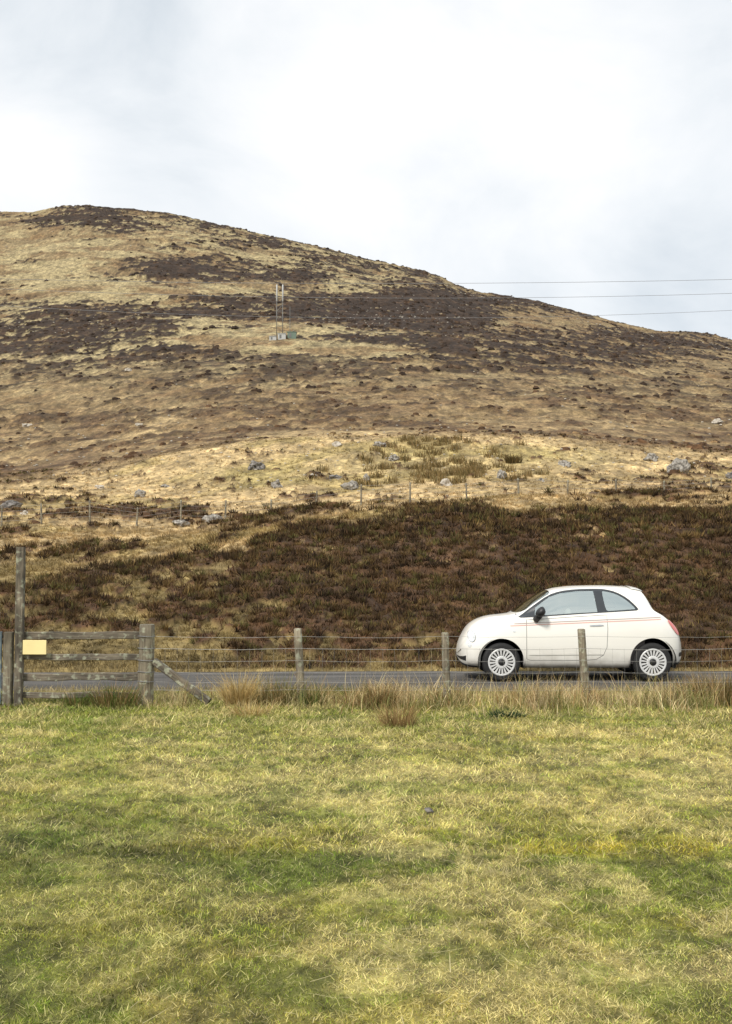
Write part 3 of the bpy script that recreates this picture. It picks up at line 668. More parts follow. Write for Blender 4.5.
# scree too small and many to count
def scree():
    n=900; px=rng.uniform(-20,750,n); row=np.where(rng.random(n)<.55, rng.uniform(380,500,n), rng.uniform(230,380,n))
    k=rng.random(n)<.45; u=rng.random(k.sum()); px[k]=np.where(u<.42, rng.normal(390,55,k.sum()), np.where(u<.5, rng.normal(80,50,k.sum()), rng.uniform(0,732,k.sum()))); row[k]=np.where(u<.5, rng.normal(320,8,k.sum()), rng.normal(460,20,k.sum()))
    row=np.maximum(row,np.interp(px,*SKYL)+8)
    ys=np.concatenate([np.linspace(44,120,120),np.linspace(121,449,300)]); V=[];Lp=[]
    for a,b in zip(px,row):
        xs=(a-CX)/F*ys; z=base(xs,ys); _,r=proj(xs,ys,z); j=int(np.argmin(np.abs(r-b))); x,y=xs[j],ys[j]; zz=float(height(np.array([x]),np.array([y]))[0]); s=rng.uniform(.4,1.25)*y/F*(.7 if y>150 else 1.05)
        b0=len(V)
        m=6
        for q,(rr,hh) in enumerate([(1,-.3),(.8,.6)]):
            for t in range(m):
                an=t*6.283/m+q*.4; V.append((x+math.cos(an)*s*rr*rng.uniform(.8,1.5),y+math.sin(an)*s*rr*rng.uniform(.7,1.2),zz+.1+s*hh*rng.uniform(.6,1.1)))
        for t in range(m): u=(t+1)%m; Lp.append((b0+t,b0+u,b0+m+u,b0+m+t))
        Lp.append(tuple(b0+m+t for t in range(m)))
    me=bpy.data.meshes.new('scree'); me.from_pydata(V,[],Lp); me.update()
    tag(link('scree',me,M['rock2']),'small pale stones scattered through the heather of the hillside','stones',kind='stuff')
scree()

# ---------------------------------------------------------------- wire fence by the lawn
def wpost(x0, y0, z0, z1, lean, r, n=10):
    b = MB(); pts=[]; rs=[]
    for k in range(7):
        t=k/6; pts.append((x0+lean*t+random.uniform(-.004,.004), y0+random.uniform(-.004,.004), z0+(z1-z0)*t)); rs.append(r*(1.06-.12*t)*random.uniform(.97,1.03))
    pts.append((pts[-1][0],pts[-1][1],z1+.008)); rs.append(rs[-1]*.8)
    return b.tube(pts, rs, n)
FY = 13.96
fence = empty('wire_fence', (gx(299,FY),FY,0)); tag(fence,'post and wire stock fence between the lawn and the road','fence')
def rel(o, root): o.location = -Vector(root.location); return o
POSTS=[(303,298,629,.053),(447,444.5,633,.049),(586,580,629.5,.051),(742,742,632,.05),(885,884,632,.05)]
for (pb,pt,row,r) in POSTS:
    xb=gx(pb,FY); xt=gx(pt,FY); z1=at(pt,row,FY).z
    rel(wpost(xb,FY,-.15,z1,xt-xb,r).build('fence_post',M['wood'],fence,True),fence)
X0=gx(147,FY); X1=gx(884,FY)
WR=[(636,.0018),(648,.0024),(660,.0016),(671.5,.0016),(681,.0016),(689,.0017)]
zs=[]
for (row,r) in WR:
    z=at(366,row,FY).z; zs.append(z); m=MB(); pts=[]
    stops=[X0]+[gx((a+b)/2,FY) for a,b,_,_ in POSTS]
    for a,b in zip(stops[:-1],stops[1:]):
        for k in range(8):
            t=k/8; pts.append((a+(b-a)*t,FY-.062,z-.018*4*t*(1-t)*random.uniform(.6,1.2)))
    pts.append((X1,FY-.062,z)); m.tube(pts,r,5); rel(m.build('wire',M['wire'],fence),fence)
m=MB(); x=X0+.1
while x<X1:
    pts=[(x+random.uniform(-.006,.006),FY-.064,z) for z in zs[1:]]; m.tube(pts,.0010,4,False); x+=.152
rel(m.build('netting',M['wire'],fence),fence)

# timber rail fence at the left
GY=13.9
rf = empty('timber_fence',(gx(147,GY),GY,0)); tag(rf,'weathered timber fence of four rails between thick round post and tall thin post','fence')
b=MB(); pts=[];rs=[]
for k in range(9):
    t=k/8; pts.append((gx(147.5,GY)+.012*(t-.5)+random.uniform(-.003,.003),GY,-.15+(at(147,625,GY).z+.15)*t)); rs.append(.098*(1.05-.1*t))
pts.append((pts[-1][0],GY,pts[-1][2]+.01)); rs.append(.082)
rel(b.tube(pts,rs,14).build('strainer_post',M['wood'],rf,True),rf)
for z_ in (636,648,660,671.5,681):
    zz=at(147,z_,GY).z; c=[(gx(147.5,GY)+.106*math.cos(t),GY+.106*math.sin(t),zz+.004*math.sin(t*2)) for t in np.linspace(0,6.283,20)]
    rel(MB().tube(c,.0035,5).build('wire_wrap',M['cable'],rf),rf)
xa=gx(17.2,GY); xb=gx(25,GY)
rel(MB().box((xa,GY-.04,-.15),(xb,GY+.05,at(22,547,GY).z),.008,.004).build('tall_post',M['wood_d'],rf),rf)
rel(MB().box((gx(6.2,GY),GY-.06,-.15),(gx(15,GY),GY+.05,at(10,632,GY).z),.012,.003).build('short_post',M['wood'],rf),rf)
for (r0,r1,dr) in ((632,639.5,0),(654,660.5,.0),(673.5,681,0),(692.5,698.5,0)):
    z1=at(80,r0,GY).z; z0=at(80,r1,GY).z
    rel(MB().box((xb-.02,GY+.012+.02,z0),(gx(141,GY),GY+.075,z1),.008,.009).build('rail',M['wood_h'],rf),rf)
# strut
p0=at(154,661,GY-.02); p1=at(209,702,GY-.2); d=(p1-p0)
m=MB(); m.box((0,-.035,-.045),(d.length,.035,.045),.008,.002); o=m.build('strut',M['wood_s'],rf)
o.location=Vector(p0)-Vector(rf.location); o.rotation_euler=(0,-math.atan2(d.z,math.hypot(d.x,d.y)),math.atan2(d.y,d.x))
# board and painted gate
sb=MB().box((gx(24.6,GY-.06),GY-.062,at(30,654.5,GY-.06).z),(gx(47.8,GY-.06),GY-.046,at(30,640.2,GY-.06).z),.003)
o=sb.build('notice_board',M['sign']); c=Vector(((gx(24.6,GY)+gx(47.8,GY))/2,GY-.054,at(30,654.5,GY).z)); o.location=(0,0,0)
tag(o,'blank pale cream board fixed on the timber rails beside the tall post','sign')
pg=empty('painted_gate',(gx(-60,GY),GY-.05,0)); tag(pg,'blue grey painted board gate cut off by the left edge','gate')
for k in range(7):
    x1_=gx(5.4,GY)-k*.135; rel(MB().box((x1_-.13,GY-.075,.02),(x1_,GY-.045,at(0,632,GY).z+.01),.004,.001).build('board',M['blue'],pg),pg)
for zr in (at(0,664,GY).z,at(0,698,GY).z,at(0,640,GY).z): rel(MB().box((gx(5.4,GY)-.94,GY-.044,zr-.05),(gx(5.4,GY)-.01,GY-.01,zr+.05),.004).build('ledge',M['blue'],pg),pg)

# ---------------------------------------------------------------- distant fence
DYF=55.
df=empty('distant_fence',(gx(316,DYF),DYF,0)); tag(df,'old post and wire fence crossing the terrace behind the heather bank','fence')
dposts=[-44,1,41,90,136,181,225,271,316,361,410,467,519,568,617,665,712,760]
tops=[]
for p in dposts:
    x=gx(p,DYF)+0; y=DYF+random.uniform(-.1,.1); z=float(height(np.array([x]),np.array([y]))[0])
    hgt=random.uniform(.95,1.12)*(1 if p<430 else .9); ln=random.uniform(-.05,.05)
    rel(wpost(x,y,z-.1,z+hgt,ln,.048,7).build('fence_post',M['wood'],df,True),df); tops.append((x+ln*.8,y-.05,z,hgt))
for f in (.25,.5,.72,.92):
    m=MB(); m.tube([(a,b,z+h_*f) for a,b,z,h_ in tops],.0045,4); rel(m.build('wire',M['wire'],df),df)

# ---------------------------------------------------------------- power line
pl=empty('power_line',(-31,25.5,0)); tag(pl,'three black overhead cables crossing above the hillside and sky','power line')
for (Y,rl,rm,rr) in ((24.4,279,283.5,279.5),(25.6,289,298,293.5),(27.2,306,318,310.5)):
    zl=at(0,rl,Y).z; zm=at(366,rm,Y).z; zr=at(732,rr,Y).z; xl=gx(0,Y)*1.0; xr=-xl
    A=np.polyfit([xl,0,xr],[zl,zm,zr],2)
    pts=[(x,Y,float(np.polyval(A,x))) for x in np.linspace(-31,33,60)]
    rel(MB().tube(pts,.0042,6).build('cable',M['cable'],pl),pl)
for X in (-31,33):
    g0=float(base(np.array([X]),np.array([25.6]))[0]); zt_=float(np.polyval(A,X))
    rel(MB().tube([(X,25.7,g0-.5),(X,25.7,zt_+.35)],[.15,.11],12).build('pole',M['wood_d'],pl,True),pl)
    rel(MB().box((X-.05,24.1,zt_-.08),(X+.05,27.5,zt_+.04),.01).build('crossarm',M['wood_d'],pl),pl)

# ---------------------------------------------------------------- mast on the hill
mx,my,mz=find_y(280,337,180,280); s_=my/F
mast=empty('radio_mast',(mx,my,mz)); tag(mast,'thin twin pole mast with two white aerials on the hillside','mast')
mb=lambda: MB()
ht=lambda row:(337-row)*s_
for k,dx in enumerate((-3.4,2.6)):
    X=dx*s_; mb().tube([(X,0,-.5),(X,0,ht(300))],.07,8).build('pole',M['steel'],mast,True)
    mb().tube([(X,0,ht(301)),(X,0,ht(300.5)),(X,0,ht(284)),(X,0,ht(283.5))],[.08,.16,.16,.08],12).build('aerial',M['white'],mast,True)
for r in (304,311,318,326): mb().tube([(-3.4*s_,0,ht(r)),(2.6*s_,0,ht(r-.5))],.05,6).build('cross_bar',M['steel'],mast)
mb().tube([(-3.4*s_,0,ht(311)),(2.6*s_,0,ht(304))],.04,6).build('brace',M['steel'],mast)
mb().tube([(10*s_,0,-.5),(10*s_,0,ht(306))],.07,6).build('side_pole',M['steel'],mast)
def cabin(px,row,w,h_,d,mat,label,roof):
    x,y,z=find_y(px,row,180,280); e=empty('equipment_cabin',(x,y,z)); tag(e,label,'cabin','equipment cabins under the mast')
    MB().box((-w/2,-d/2,-.4),(w/2,d/2,h_),.04).build('body',mat,e)
    MB().box((-w/2-.08,-d/2-.08,h_+.002),(w/2+.08,d/2+.08,h_+.12),.03).build('roof',roof,e)
    MB().box((-.3*w,-d/2-.04,0),(-.05*w,-d/2-.003,h_*.8),.01).build('door',M['steel'],e)
cabin(282,339,1.6,.9,1.4,M['white'],'small white cabin at the foot of the mast',M['white'])
cabin(292,338,1.8,1.1,1.5,M['green'],'dull green cabin right of the white cabin at the mast',M['green'])
cabin(273,340,1.4,.6,1.2,M['white'],'lowest pale box left of the white cabin at the mast',M['white'])
# pebble on the lawn
import bmesh
bm=bmesh.new(); bmesh.ops.create_icosphere(bm,subdivisions=3,radius=1)
for v in bm.verts: v.co=Vector((v.co.x*.034*(1+.15*math.sin(5*v.co.y)),v.co.y*.022,v.co.z*.016*(1+.2*math.cos(4*v.co.x))))
me=bpy.data.meshes.new('stone'); bm.to_mesh(me); bm.free(); o=link('stone',me,M['rock3'],None,True)
sy=1.65*F/(812-573); sx=gx(428,sy); o.location=(sx,sy,float(height(np.array([sx]),np.array([sy]))[0])+.035); o.rotation_euler=(0,.25,-.5); tag(o,'small dark stone lying on the lawn','stone')

# ---------------------------------------------------------------- the car
def tb(xs, ys): return lambda X: pchip(xs, ys, X)
cw  = tb([0,.03,.08,.15,.25,.40,.60,.85,2.9,3.1,3.25,3.38,3.46,3.52,3.546],[.02,.33,.49,.61,.70,.765,.80,.812,.812,.80,.765,.70,.60,.42,.05])
czb = tb([0,.03,.08,.2,.45,3.0,3.3,3.45,3.52,3.546],[.34,.27,.225,.205,.20,.20,.22,.25,.30,.38])
czt = tb([0,.03,.06,.12,.18,.26,.40,.56,.80,.90,1.20,1.47,1.65,1.95,2.3,2.7,2.87,3.045,3.11,3.21,3.32,3.43,3.50,3.546],
         [.42,.53,.61,.715,.80,.868,.937,.977,1.003,1.02,1.22,1.375,1.420,1.446,1.452,1.436,1.408,1.155,1.085,.995,.885,.76,.64,.44])
cbz = tb([0,.03,.06,.15,.25,.40,.60,.85,.93,1.36,2.28,2.74,2.95,3.1,3.26,3.4,3.5,3.546],[.38,.46,.51,.61,.69,.78,.86,.925,.95,.985,1.045,1.07,1.06,1.01,.90,.76,.57,.41])
cfb = tb([0,.3,.8,1.1,2.7,3.1,3.546],[.93,.93,.945,.945,.935,.92,.92])
cfr = tb([0,.5,.87,1.0,1.2,1.47,2.0,2.7,2.87,3.1,3.26,3.5,3.546],[.60,.64,.72,.78,.75,.695,.67,.655,.645,.665,.70,.66,.6])
cdz = tb([0,.06,.15,.85,1.0,1.2,1.47,2.0,2.85,3.1,3.3,3.5,3.546],[.015,.03,.045,.05,.045,.05,.06,.065,.07,.08,.07,.05,.015])
def ctrl(X):
    X = np.asarray(X,float); w=cw(X); zb=czb(X); zt=czt(X); bz=cbz(X); wb=w*cfb(X); wr=w*cfr(X); zr=zt-cdz(X); zr=np.maximum(zr,bz+.01)
    hgt=bz-zb
    gh = sstep(.9,1.5,X)*(1-sstep(2.85,3.2,X))
    P=[(w*.80,zb),(w*.955,zb+.07*np.minimum(1,hgt/.3)),(w,zb+.46*hgt),(w*.992,zb+.80*hgt),(wb,bz),(wb+(wr-wb)*(.5-.07*gh),bz+(zr-bz)*(.5+.03*gh)),(wr,zr),(wr*.62,zt-.3*(zt-zr)),(0*w,zt)]
    return np.stack([np.stack([a+0*w,b+0*w],-1) for a,b in P],-2)   # (...,9,2)
def surf(X, T):
    X=np.asarray(X,float); T=np.clip(np.asarray(T,float),0,8); C=ctrl(X)
    k=np.clip(np.floor(T).astype(int),0,7); t=(T-k)[...,None]
    g=lambda i: np.take_along_axis(C, np.clip(i,0,8)[...,None,None].repeat(2,-1), -2)[...,0,:]
    p0,p1,p2,p3=g(k-1),g(k),g(k+1),g(k+2)
    mir = (k==7)[...,None]; q=g(np.full_like(k,7)).copy(); q[...,0]*=-1; p3=np.where(mir,q,p3)
    p0=np.where((k==0)[...,None],2*p1-p2,p0)
    return .5*((2*p1)+(-p0+p2)*t+(2*p0-5*p1+4*p2-p3)*t*t+(-p0+3*p1-3*p2+p3)*t**3)
def xz2t(x, z):
    T=np.linspace(0,7.4,371); zz=surf(np.full(371,x),T)[:,1]; zz=np.maximum.accumulate(zz); return float(np.interp(z,zz,T))
_CT=0.
def to_dom(poly): return [(x, xz2t(x,z)) for x,z in poly]
def resamp(poly, step=.03, closed=True):
    out=[]; n=len(poly)
    for i in range(n if closed else n-1):
        a=poly[i]; b=poly[(i+1)%n]; d=math.hypot(a[0]-b[0],a[1]-b[1]); m=max(1,int(d/step))
        out += [(a[0]+(b[0]-a[0])*k/m, a[1]+(b[1]-a[1])*k/m) for k in range(m)]
    if not closed: out.append(poly[-1])
    return out
def smoothpoly(poly, it=2):
    for _ in range(it):
        q=[]; n=len(poly)
        for i in range(n):
            a=poly[i]; b=poly[(i+1)%n]; q += [(a[0]*.75+b[0]*.25,a[1]*.75+b[1]*.25),(a[0]*.25+b[0]*.75,a[1]*.25+b[1]*.75)]
        poly=q
    return poly
def pip(px_, py_, poly):
    r=np.zeros(len(px_),bool); n=len(poly)
    for i in range(n):
        x1,y1=poly[i]; x2,y2=poly[(i+1)%n]
        c=((y1>py_)!=(y2>py_)); 
        with np.errstate(divide='ignore',invalid='ignore'): xx=(x2-x1)*(py_-y1)/((y2-y1) if y2!=y1 else 1e-12)+x1
        r ^= c&(px_<xx)
    return r
XG=np.unique(np.round(np.concatenate([[0,.004,.012,.022,.034,.05,.07,.09,.115,.14,.17,.2],np.arange(.23,3.38,.03),[3.39,3.41,3.43,3.45,3.47,3.485,3.5,3.512,3.524,3.533,3.54,3.546]]),4))
TG=np.arange(0,8.001,.14285714)
TS=.16   # one unit of T counts as this many metres in the flat domain
def sqx(x): return np.where(x<.665,.665-(.665-x)*.935,np.where(x>2.957,2.957+(x-2.957)*.95,x))
def dom_mesh(name, outer, holes, off, mat, parent, mirror=True, both=False, sign=-1):
    """patch of the car skin: outer polygon minus holes, in (X,T); sign -1 = near side"""
    vs=[];es=[]
    for poly in [outer]+holes:
        n0=len(vs); vs += [Vector((a,b*TS)) for a,b in poly]; es += [(n0+i,n0+(i+1)%len(poly)) for i in range(len(poly))]
    gxx,gtt=np.meshgrid(XG,TG); gx_=gxx.ravel(); gt_=gtt.ravel()
    k=pip(gx_,gt_,outer)
    for h in holes: k &= ~pip(gx_,gt_,h)
    allp=np.array([(v.x,v.y) for v in vs])
    for a,b in zip(gx_[k],gt_[k]):
        if np.min((allp[:,0]-a)**2+(allp[:,1]-b*TS)**2) > .007**2: vs.append(Vector((a,b*TS)))
    ov,oe,of,_,_,_=delaunay_2d_cdt(vs,es,[],0,1e-6)
    P=np.array([(v.x,v.y/TS) for v in ov]); Fc=np.array([f for f in of]); ce=P[Fc].mean(1)
    k=pip(ce[:,0],ce[:,1],outer)
    for h in holes: k &= ~pip(ce[:,0],ce[:,1],h)
    Fc=Fc[k]
    yz=surf(P[:,0],P[:,1])
    e=.004
    du=np.concatenate([np.full((len(P),1),2*e),surf(np.clip(P[:,0]+e,0,3.546),P[:,1])-surf(np.clip(P[:,0]-e,0,3.546),P[:,1])],1)
    dv_=surf(P[:,0],np.clip(P[:,1]+.02,0,8))-surf(P[:,0],np.clip(P[:,1]-.02,0,8)); dv=np.concatenate([np.zeros((len(P),1)),dv_],1)
    nrm=np.cross(du,dv); nrm/= (np.linalg.norm(nrm,axis=1)[:,None]+1e-9)
    Q=np.concatenate([P[:,:1],yz],1); Q[:,0]=sqx(Q[:,0])
    cen=np.array([1.8,0,.7]); flip=np.sign(np.sum(nrm*(Q-cen),1)); nrm*=flip[:,None]
    Q=Q+nrm*off
    used=np.unique(Fc); mp_=-np.ones(len(Q),int); mp_[used]=np.arange(len(used)); Q=Q[used]; Fc=mp_[Fc]
    def orient(Q,Fc):
        a,b,c=Q[Fc[:,0]],Q[Fc[:,1]],Q[Fc[:,2]]; n=np.cross(b-a,c-a); s=np.sum(n*((a+b+c)/3-cen),1)<0; Fc=Fc.copy(); Fc[s]=Fc[s][:,::-1]; return Fc
    outs=[]
    sides=[-1,1] if both else [sign]
    Vs=[];Fs=[];nb=0
    for sg in sides:
        q=Q.copy(); q[:,1]*=sg; Fs.append(orient(q,Fc)+nb); Vs.append(q); nb+=len(q)
    me=bpy.data.meshes.new(name); me.from_pydata(np.concatenate(Vs).tolist(),[],np.concatenate(Fs).tolist()); me.update()
    if both:
        bm=bmesh.new(); bm.from_mesh(me); bmesh.ops.remove_doubles(bm,verts=bm.verts,dist=1e-4); bm.to_mesh(me); bm.free()
    return link(name,me,mat,parent,True)
def circ(cx_,cz_,r,n=48,rx=None): return [(cx_+(rx or r)*math.cos(2*math.pi*k/n), cz_+r*math.sin(2*math.pi*k/n)) for k in range(n)]
WF,WB_=(.665,.295),(2.957,.295)
def arch(c, r):
    pts=[]
    for k in range(41):
        a=math.pi*k/40; pts.append((c[0]+r*math.cos(a), c[1]+.012+r*math.sin(a)))
    pts += [(c[0]-r*.98,.16)]; pts=[(c[0]+r*.98,.16)]+pts
    out=[]
    for x,z in resamp(pts,.03,True):
        T=np.linspace(0,7.4,371); zz=np.maximum.accumulate(surf(np.full(371,x),T)[:,1]); t=float(np.interp(z,zz,T)) if z>zz[0]+.004 else -.2
        out.append((x,t))
    return out
car=empty('parked_car',(1.39,17.56,0)); 
RZ=.055
tag(car,'small white three door hatchback with multi spoke wheel covers on the road','car')
A1=arch((.665,.305),.336); A2=arch((2.957,.305),.343)
WIN=smoothpoly([(.915,.962),(.99,1.012),(1.173,1.148),(1.416,1.308),(1.60,1.368),(1.85,1.398),(2.15,1.405),(2.30,1.398),(2.46,1.358),(2.62,1.262),(2.73,1.145),(2.775,1.078),(2.62,1.066),(2.28,1.045),(1.8,1.016),(1.362,.987),(1.1,.97)],1)
def inset(poly,d):
    n=len(poly); out=[]
    ar=sum(poly[i][0]*poly[(i+1)%n][1]-poly[(i+1)%n][0]*poly[i][1] for i in range(n)); s=1 if ar>0 else -1
    for i in range(n):
        a=Vector(poly[i-1]);b=Vector(poly[i]);c=Vector(poly[(i+1)%n]); t=(c-a).normalized(); nn=Vector((-t.y,t.x))*s; out.append(tuple(b+nn*d))
    return out
# glazing: front pane (door window) and rear quarter pane inside the dark frame
FRONTG=[(1.18,1.005),(1.20,1.125),(1.416,1.283),(1.60,1.343),(1.85,1.373),(2.11,1.378),(2.135,1.054),(1.8,1.036),(1.362,1.008)]
REARG=[(2.24,1.372),(2.28,1.374),(2.45,1.335),(2.60,1.24),(2.70,1.135),(2.725,1.098),(2.60,1.09),(2.345,1.072),(2.27,1.068),(2.25,1.2)]
WIN_d=to_dom(resamp(WIN,.04)); FG_d=to_dom(resamp(FRONTG,.05)); RG_d=to_dom(resamp(smoothpoly(REARG,2),.04))
DOOR=[(1.045,.945),(1.042,.70),(1.042,.345),(1.10,.322),(1.9,.322),(2.10,.335),(2.21,.40),(2.265,.52),(2.28,.80),(2.268,1.012),(1.8,.985),(1.36,.955),(1.1,.94)]
DOOR_d=to_dom(resamp(DOOR,.035)); DOORI_d=to_dom(resamp(inset(DOOR,.0065),.035))
WS=[(.925,8),(.94,7.4),(1.0,6.7),(1.075,6.22),(1.25,6.2),(1.42,6.24),(1.455,6.6),(1.47,7.3),(1.475,8)]
RS=[(2.895,8),(2.89,7.2),(2.88,6.4),(2.87,6.0),(2.92,5.75),(2.99,5.8),(3.05,6.2),(3.065,7.2),(3.07,8)]
top=lambda poly: poly
OUT=[(XG[0],-.0)]+[(x,0) for x in XG[1:]]+[(XG[-1],t) for t in TG[1:]]+[(x,8) for x in XG[::-1][1:]]+[(XG[0],t) for t in TG[::-1][1:-1]]
# windscreen and rear screen holes touch T=8: extend them past it
WSh=resamp([(a,b if b<8 else 8.2) for a,b in WS],.03); RSh=resamp([(a,b if b<8 else 8.2) for a,b in RS],.03)
body=dom_mesh('body',OUT,[A1,A2,WIN_d,DOOR_d,WSh,RSh],0,M['paint'],car,both=True)
for sg in (-1,1):
    d_=dom_mesh('door',DOORI_d,[],0,M['paint'],car,sign=sg)
    dom_mesh('window_frame',WIN_d,[FG_d,RG_d],-.002,M['trim'],car,sign=sg)
    dom_mesh('side_window',FG_d,[],-.006,M['glass'],car,sign=sg)
    dom_mesh('quarter_window',RG_d,[],-.006,M['glass'],car,sign=sg)
    # handle
    hx=[(2.0,.838),(2.0,.858),(2.215,.866),(2.215,.846)]
    h_=dom_mesh('handle',to_dom(resamp(smoothpoly(hx,1),.03)),[],.012,M['chrome'],d_,sign=sg)
    st=[(1.08,.405),(1.08,.432),(2.19,.437),(2.205,.412)]
    dom_mesh('rubbing_strip',to_dom(resamp(st,.05)),[],.008,M['paint'],d_,sign=sg)
    # stripes
    def stripe(x0,x1,z0,z1,w,mat,name,par=car):
        xs=np.linspace(x0,x1,60); zc=z0+(z1-z0)*((xs-x0)/(x1-x0))
        dom_mesh(name,to_dom([(a,b) for a,b in zip(xs,zc-w/2)]+[(a,b) for a,b in zip(xs[::-1],(zc+w/2)[::-1])]),[],.0035,mat,par,sign=sg)
    stripe(.80,3.10,.845,.945,.013,M['redline'],'red_stripe'); stripe(.86,3.10,.876,.975,.010,M['greyline'],'grey_stripe')
    # lamps
    hl=dom_mesh('headlight',to_dom(circ(.205,.675,.078,40,.052)),[],.010,M['lens'],car,sign=sg)
    dom_mesh('lamp_ring',to_dom(circ(.205,.675,.085,40,.058)),[to_dom(circ(.205,.675,.077,40,.051))],.006,M['chrome'],hl,sign=sg)
    dom_mesh('side_lamp',to_dom(circ(.165,.548,.034,20,.03)),[],.006,M['lens'],car,sign=sg)
    dom_mesh('taillight',to_dom(smoothpoly([(3.20,.93),(3.27,.92),(3.39,.80),(3.42,.715),(3.385,.695),(3.29,.80)],2)),[],.012,M['red'],car,sign=sg)
    dom_mesh('side_repeater',to_dom(circ(.86,.76,.012,12,.022)),[],.006,M['lens'],car,sign=sg)
    dom_mesh('rear_reflector',to_dom([(3.41,.37),(3.41,.43),(3.47,.44),(3.47,.38)]),[],.006,M['black'],car,sign=sg)
    # mirror: rounded shell on a stalk
    bm=bmesh.new(); bmesh.ops.create_icosphere(bm,subdivisions=3,radius=1)
    for v in bm.verts:
        c=v.co; f=1-.22*c.z; v.co=Vector(((c.x*.09 if c.x<0 else c.x*.06)*f*(1 if abs(c.z)<2 else 1), c.y*.095, c.z*.078+.018*c.x))
    me=bpy.data.meshes.new('mirror'); bm.to_mesh(me); bm.free(); mo=link('mirror',me,M['black'],car,True); mo.location=(1.26,sg*.885,1.06)
    mk=MB().tube([(0,0,0),(-.035,-sg*.02,-.07),(-.07,-sg*.09,-.12)],[.06,.048,.052],10); mk.build('mirror_arm',M['black'],mo,True)
# windscreen, rear screen (both halves in one patch)
dom_mesh('windscreen',[(a,b) for a,b in resamp(WS,.03)],[],-.004,M['glassd'],car,both=True)
dom_mesh('rear_screen',[(a,b) for a,b in resamp(RS,.03)],[],-.004,M['glassd'],car,both=True)
dom_mesh('roof_spoiler',[(a,b) for a,b in resamp([(2.70,8),(2.71,6.35),(2.885,6.3),(2.90,7),(2.905,8)],.03)],[],.013,M['paint'],car,both=True)
# lower intake, bumper lip, rear diffuser
dom_mesh('lower_grille',[(x,1.15) for x in XG[:9]]+[(x,2.0) for x in XG[:9][::-1]],[],.004,M['black'],car,both=True)
dom_mesh('badge_bar',[(x,3.2) for x in XG[1:6]]+[(x,3.5) for x in XG[1:6][::-1]],[],.006,M['chrome'],car,both=True)
dom_mesh('rear_valance',[(x,0.05) for x in XG[-14:]]+[(x,.8) for x in XG[-14:][::-1]],[],.004,M['black'],car,both=True)
dom_mesh('bumper_lip',[(x,0.0) for x in XG[:17]]+[(x,.45) for x in XG[:17][::-1]],[],.003,M['black'],car,both=True)
# cabin and underside
m=MB(); m.box((.30,-.62,.215),(3.30,.62,.26),.02); m.box((1.02,-.74,.225),(2.55,.74,.29),.02)
m.build('floor_pan',M['black'],car)
for c,r in ((WF,.352),(WB_,.36)):
    for sg in (-1,1):
        m=MB()
        vs=[];fs=[]
        for k in range(25):
            a=-.35+(math.pi+.7)*k/24
            for yy in (.795,.52): vs.append((c[0]+r*math.cos(a), sg*(yy if k not in(0,24) else yy), max(.2,c[1]+.012+r*math.sin(a))))
        for k in range(24): fs.append((2*k,2*k+1,2*k+3,2*k+2))
        n=len(vs); vs.append((c[0],sg*.52,c[1])); fs += [(2*k+1,2*k+3,n) for k in range(24)]; m.add(vs,fs); m.build('wheel_arch_liner',M['black'],car,True)
# door liners and dashboard block the view into the shell
for sg in (-1,1): MB().box((1.0,min(sg*.70,sg*.735),.26),(2.85,max(sg*.70,sg*.735),.93),.01).build('inner_trim',M['seat'],car)
m=MB(); m.box((.98,-.66,.70),(1.30,.66,.955),.05); m.build('dashboard',M['cream'],car,True)
m=MB(); c=[(1.38+.05*math.sin(t)*1,.35+.17*math.cos(t),.97+.17*math.sin(t)) for t in np.linspace(0,6.2832,30)]; m.tube(c,.014,8,False); m.build('steering_wheel',M['black'],car,True)
def seat_(x,y,wd,zb,zt,name):
    bm=bmesh.new()
    def slab(x0,z0,x1,z1,th,w2):
        bmesh.ops.create_cube(bm,size=1)
    bm.free()
    b=MB(); b.box((x-.25,y-wd,.36),(x+.28,y+wd,.52),.05); s=b.build(name,M['seat'],car,False)
    b=MB()
    for k in range(8):
        t=k/7; 
    b.tube([(x+.26,y,.5),(x+.34,y,.75),(x+.40,y,zt)],[wd*1.0,wd*1.05,wd*.7],16)
    for i,v in enumerate(b.v):
        cx0=x+.26+.14*(v[2]-.5)/(zt-.5); b.v[i]=(cx0+(v[0]-cx0)*.32,v[1],v[2])
    b.build('seat_back',M['seat'],s,True)
    for yy in ((y,) if wd<.4 else (y-.35,y+.35)):
        bm=bmesh.new(); bmesh.ops.create_icosphere(bm,subdivisions=3,radius=1)
        for v in bm.verts: v.co=Vector((v.co.x*.05+x+.43,v.co.y*.115+yy,v.co.z*.085+zt+.085))
        me=bpy.data.meshes.new('headrest'); bm.to_mesh(me); bm.free(); link('headrest',me,M['cream'],s,True)
seat_(1.33,-.36,.22,.5,.93,'front_seat'); seat_(1.33,.36,.22,.5,.93,'front_seat'); seat_(2.28,0,.6,.5,.88,'rear_seat')
# aerial stub / washer at the back of the roof, wipers
MB().tube([(3.06,-.05,1.19),(3.12,-.04,1.16)],.012,6).build('rear_wiper',M['black'],car)
MB().tube([(.93,-.5,1.0),(.955,-.1,1.03)],.01,6).build('front_wiper',M['black'],car)
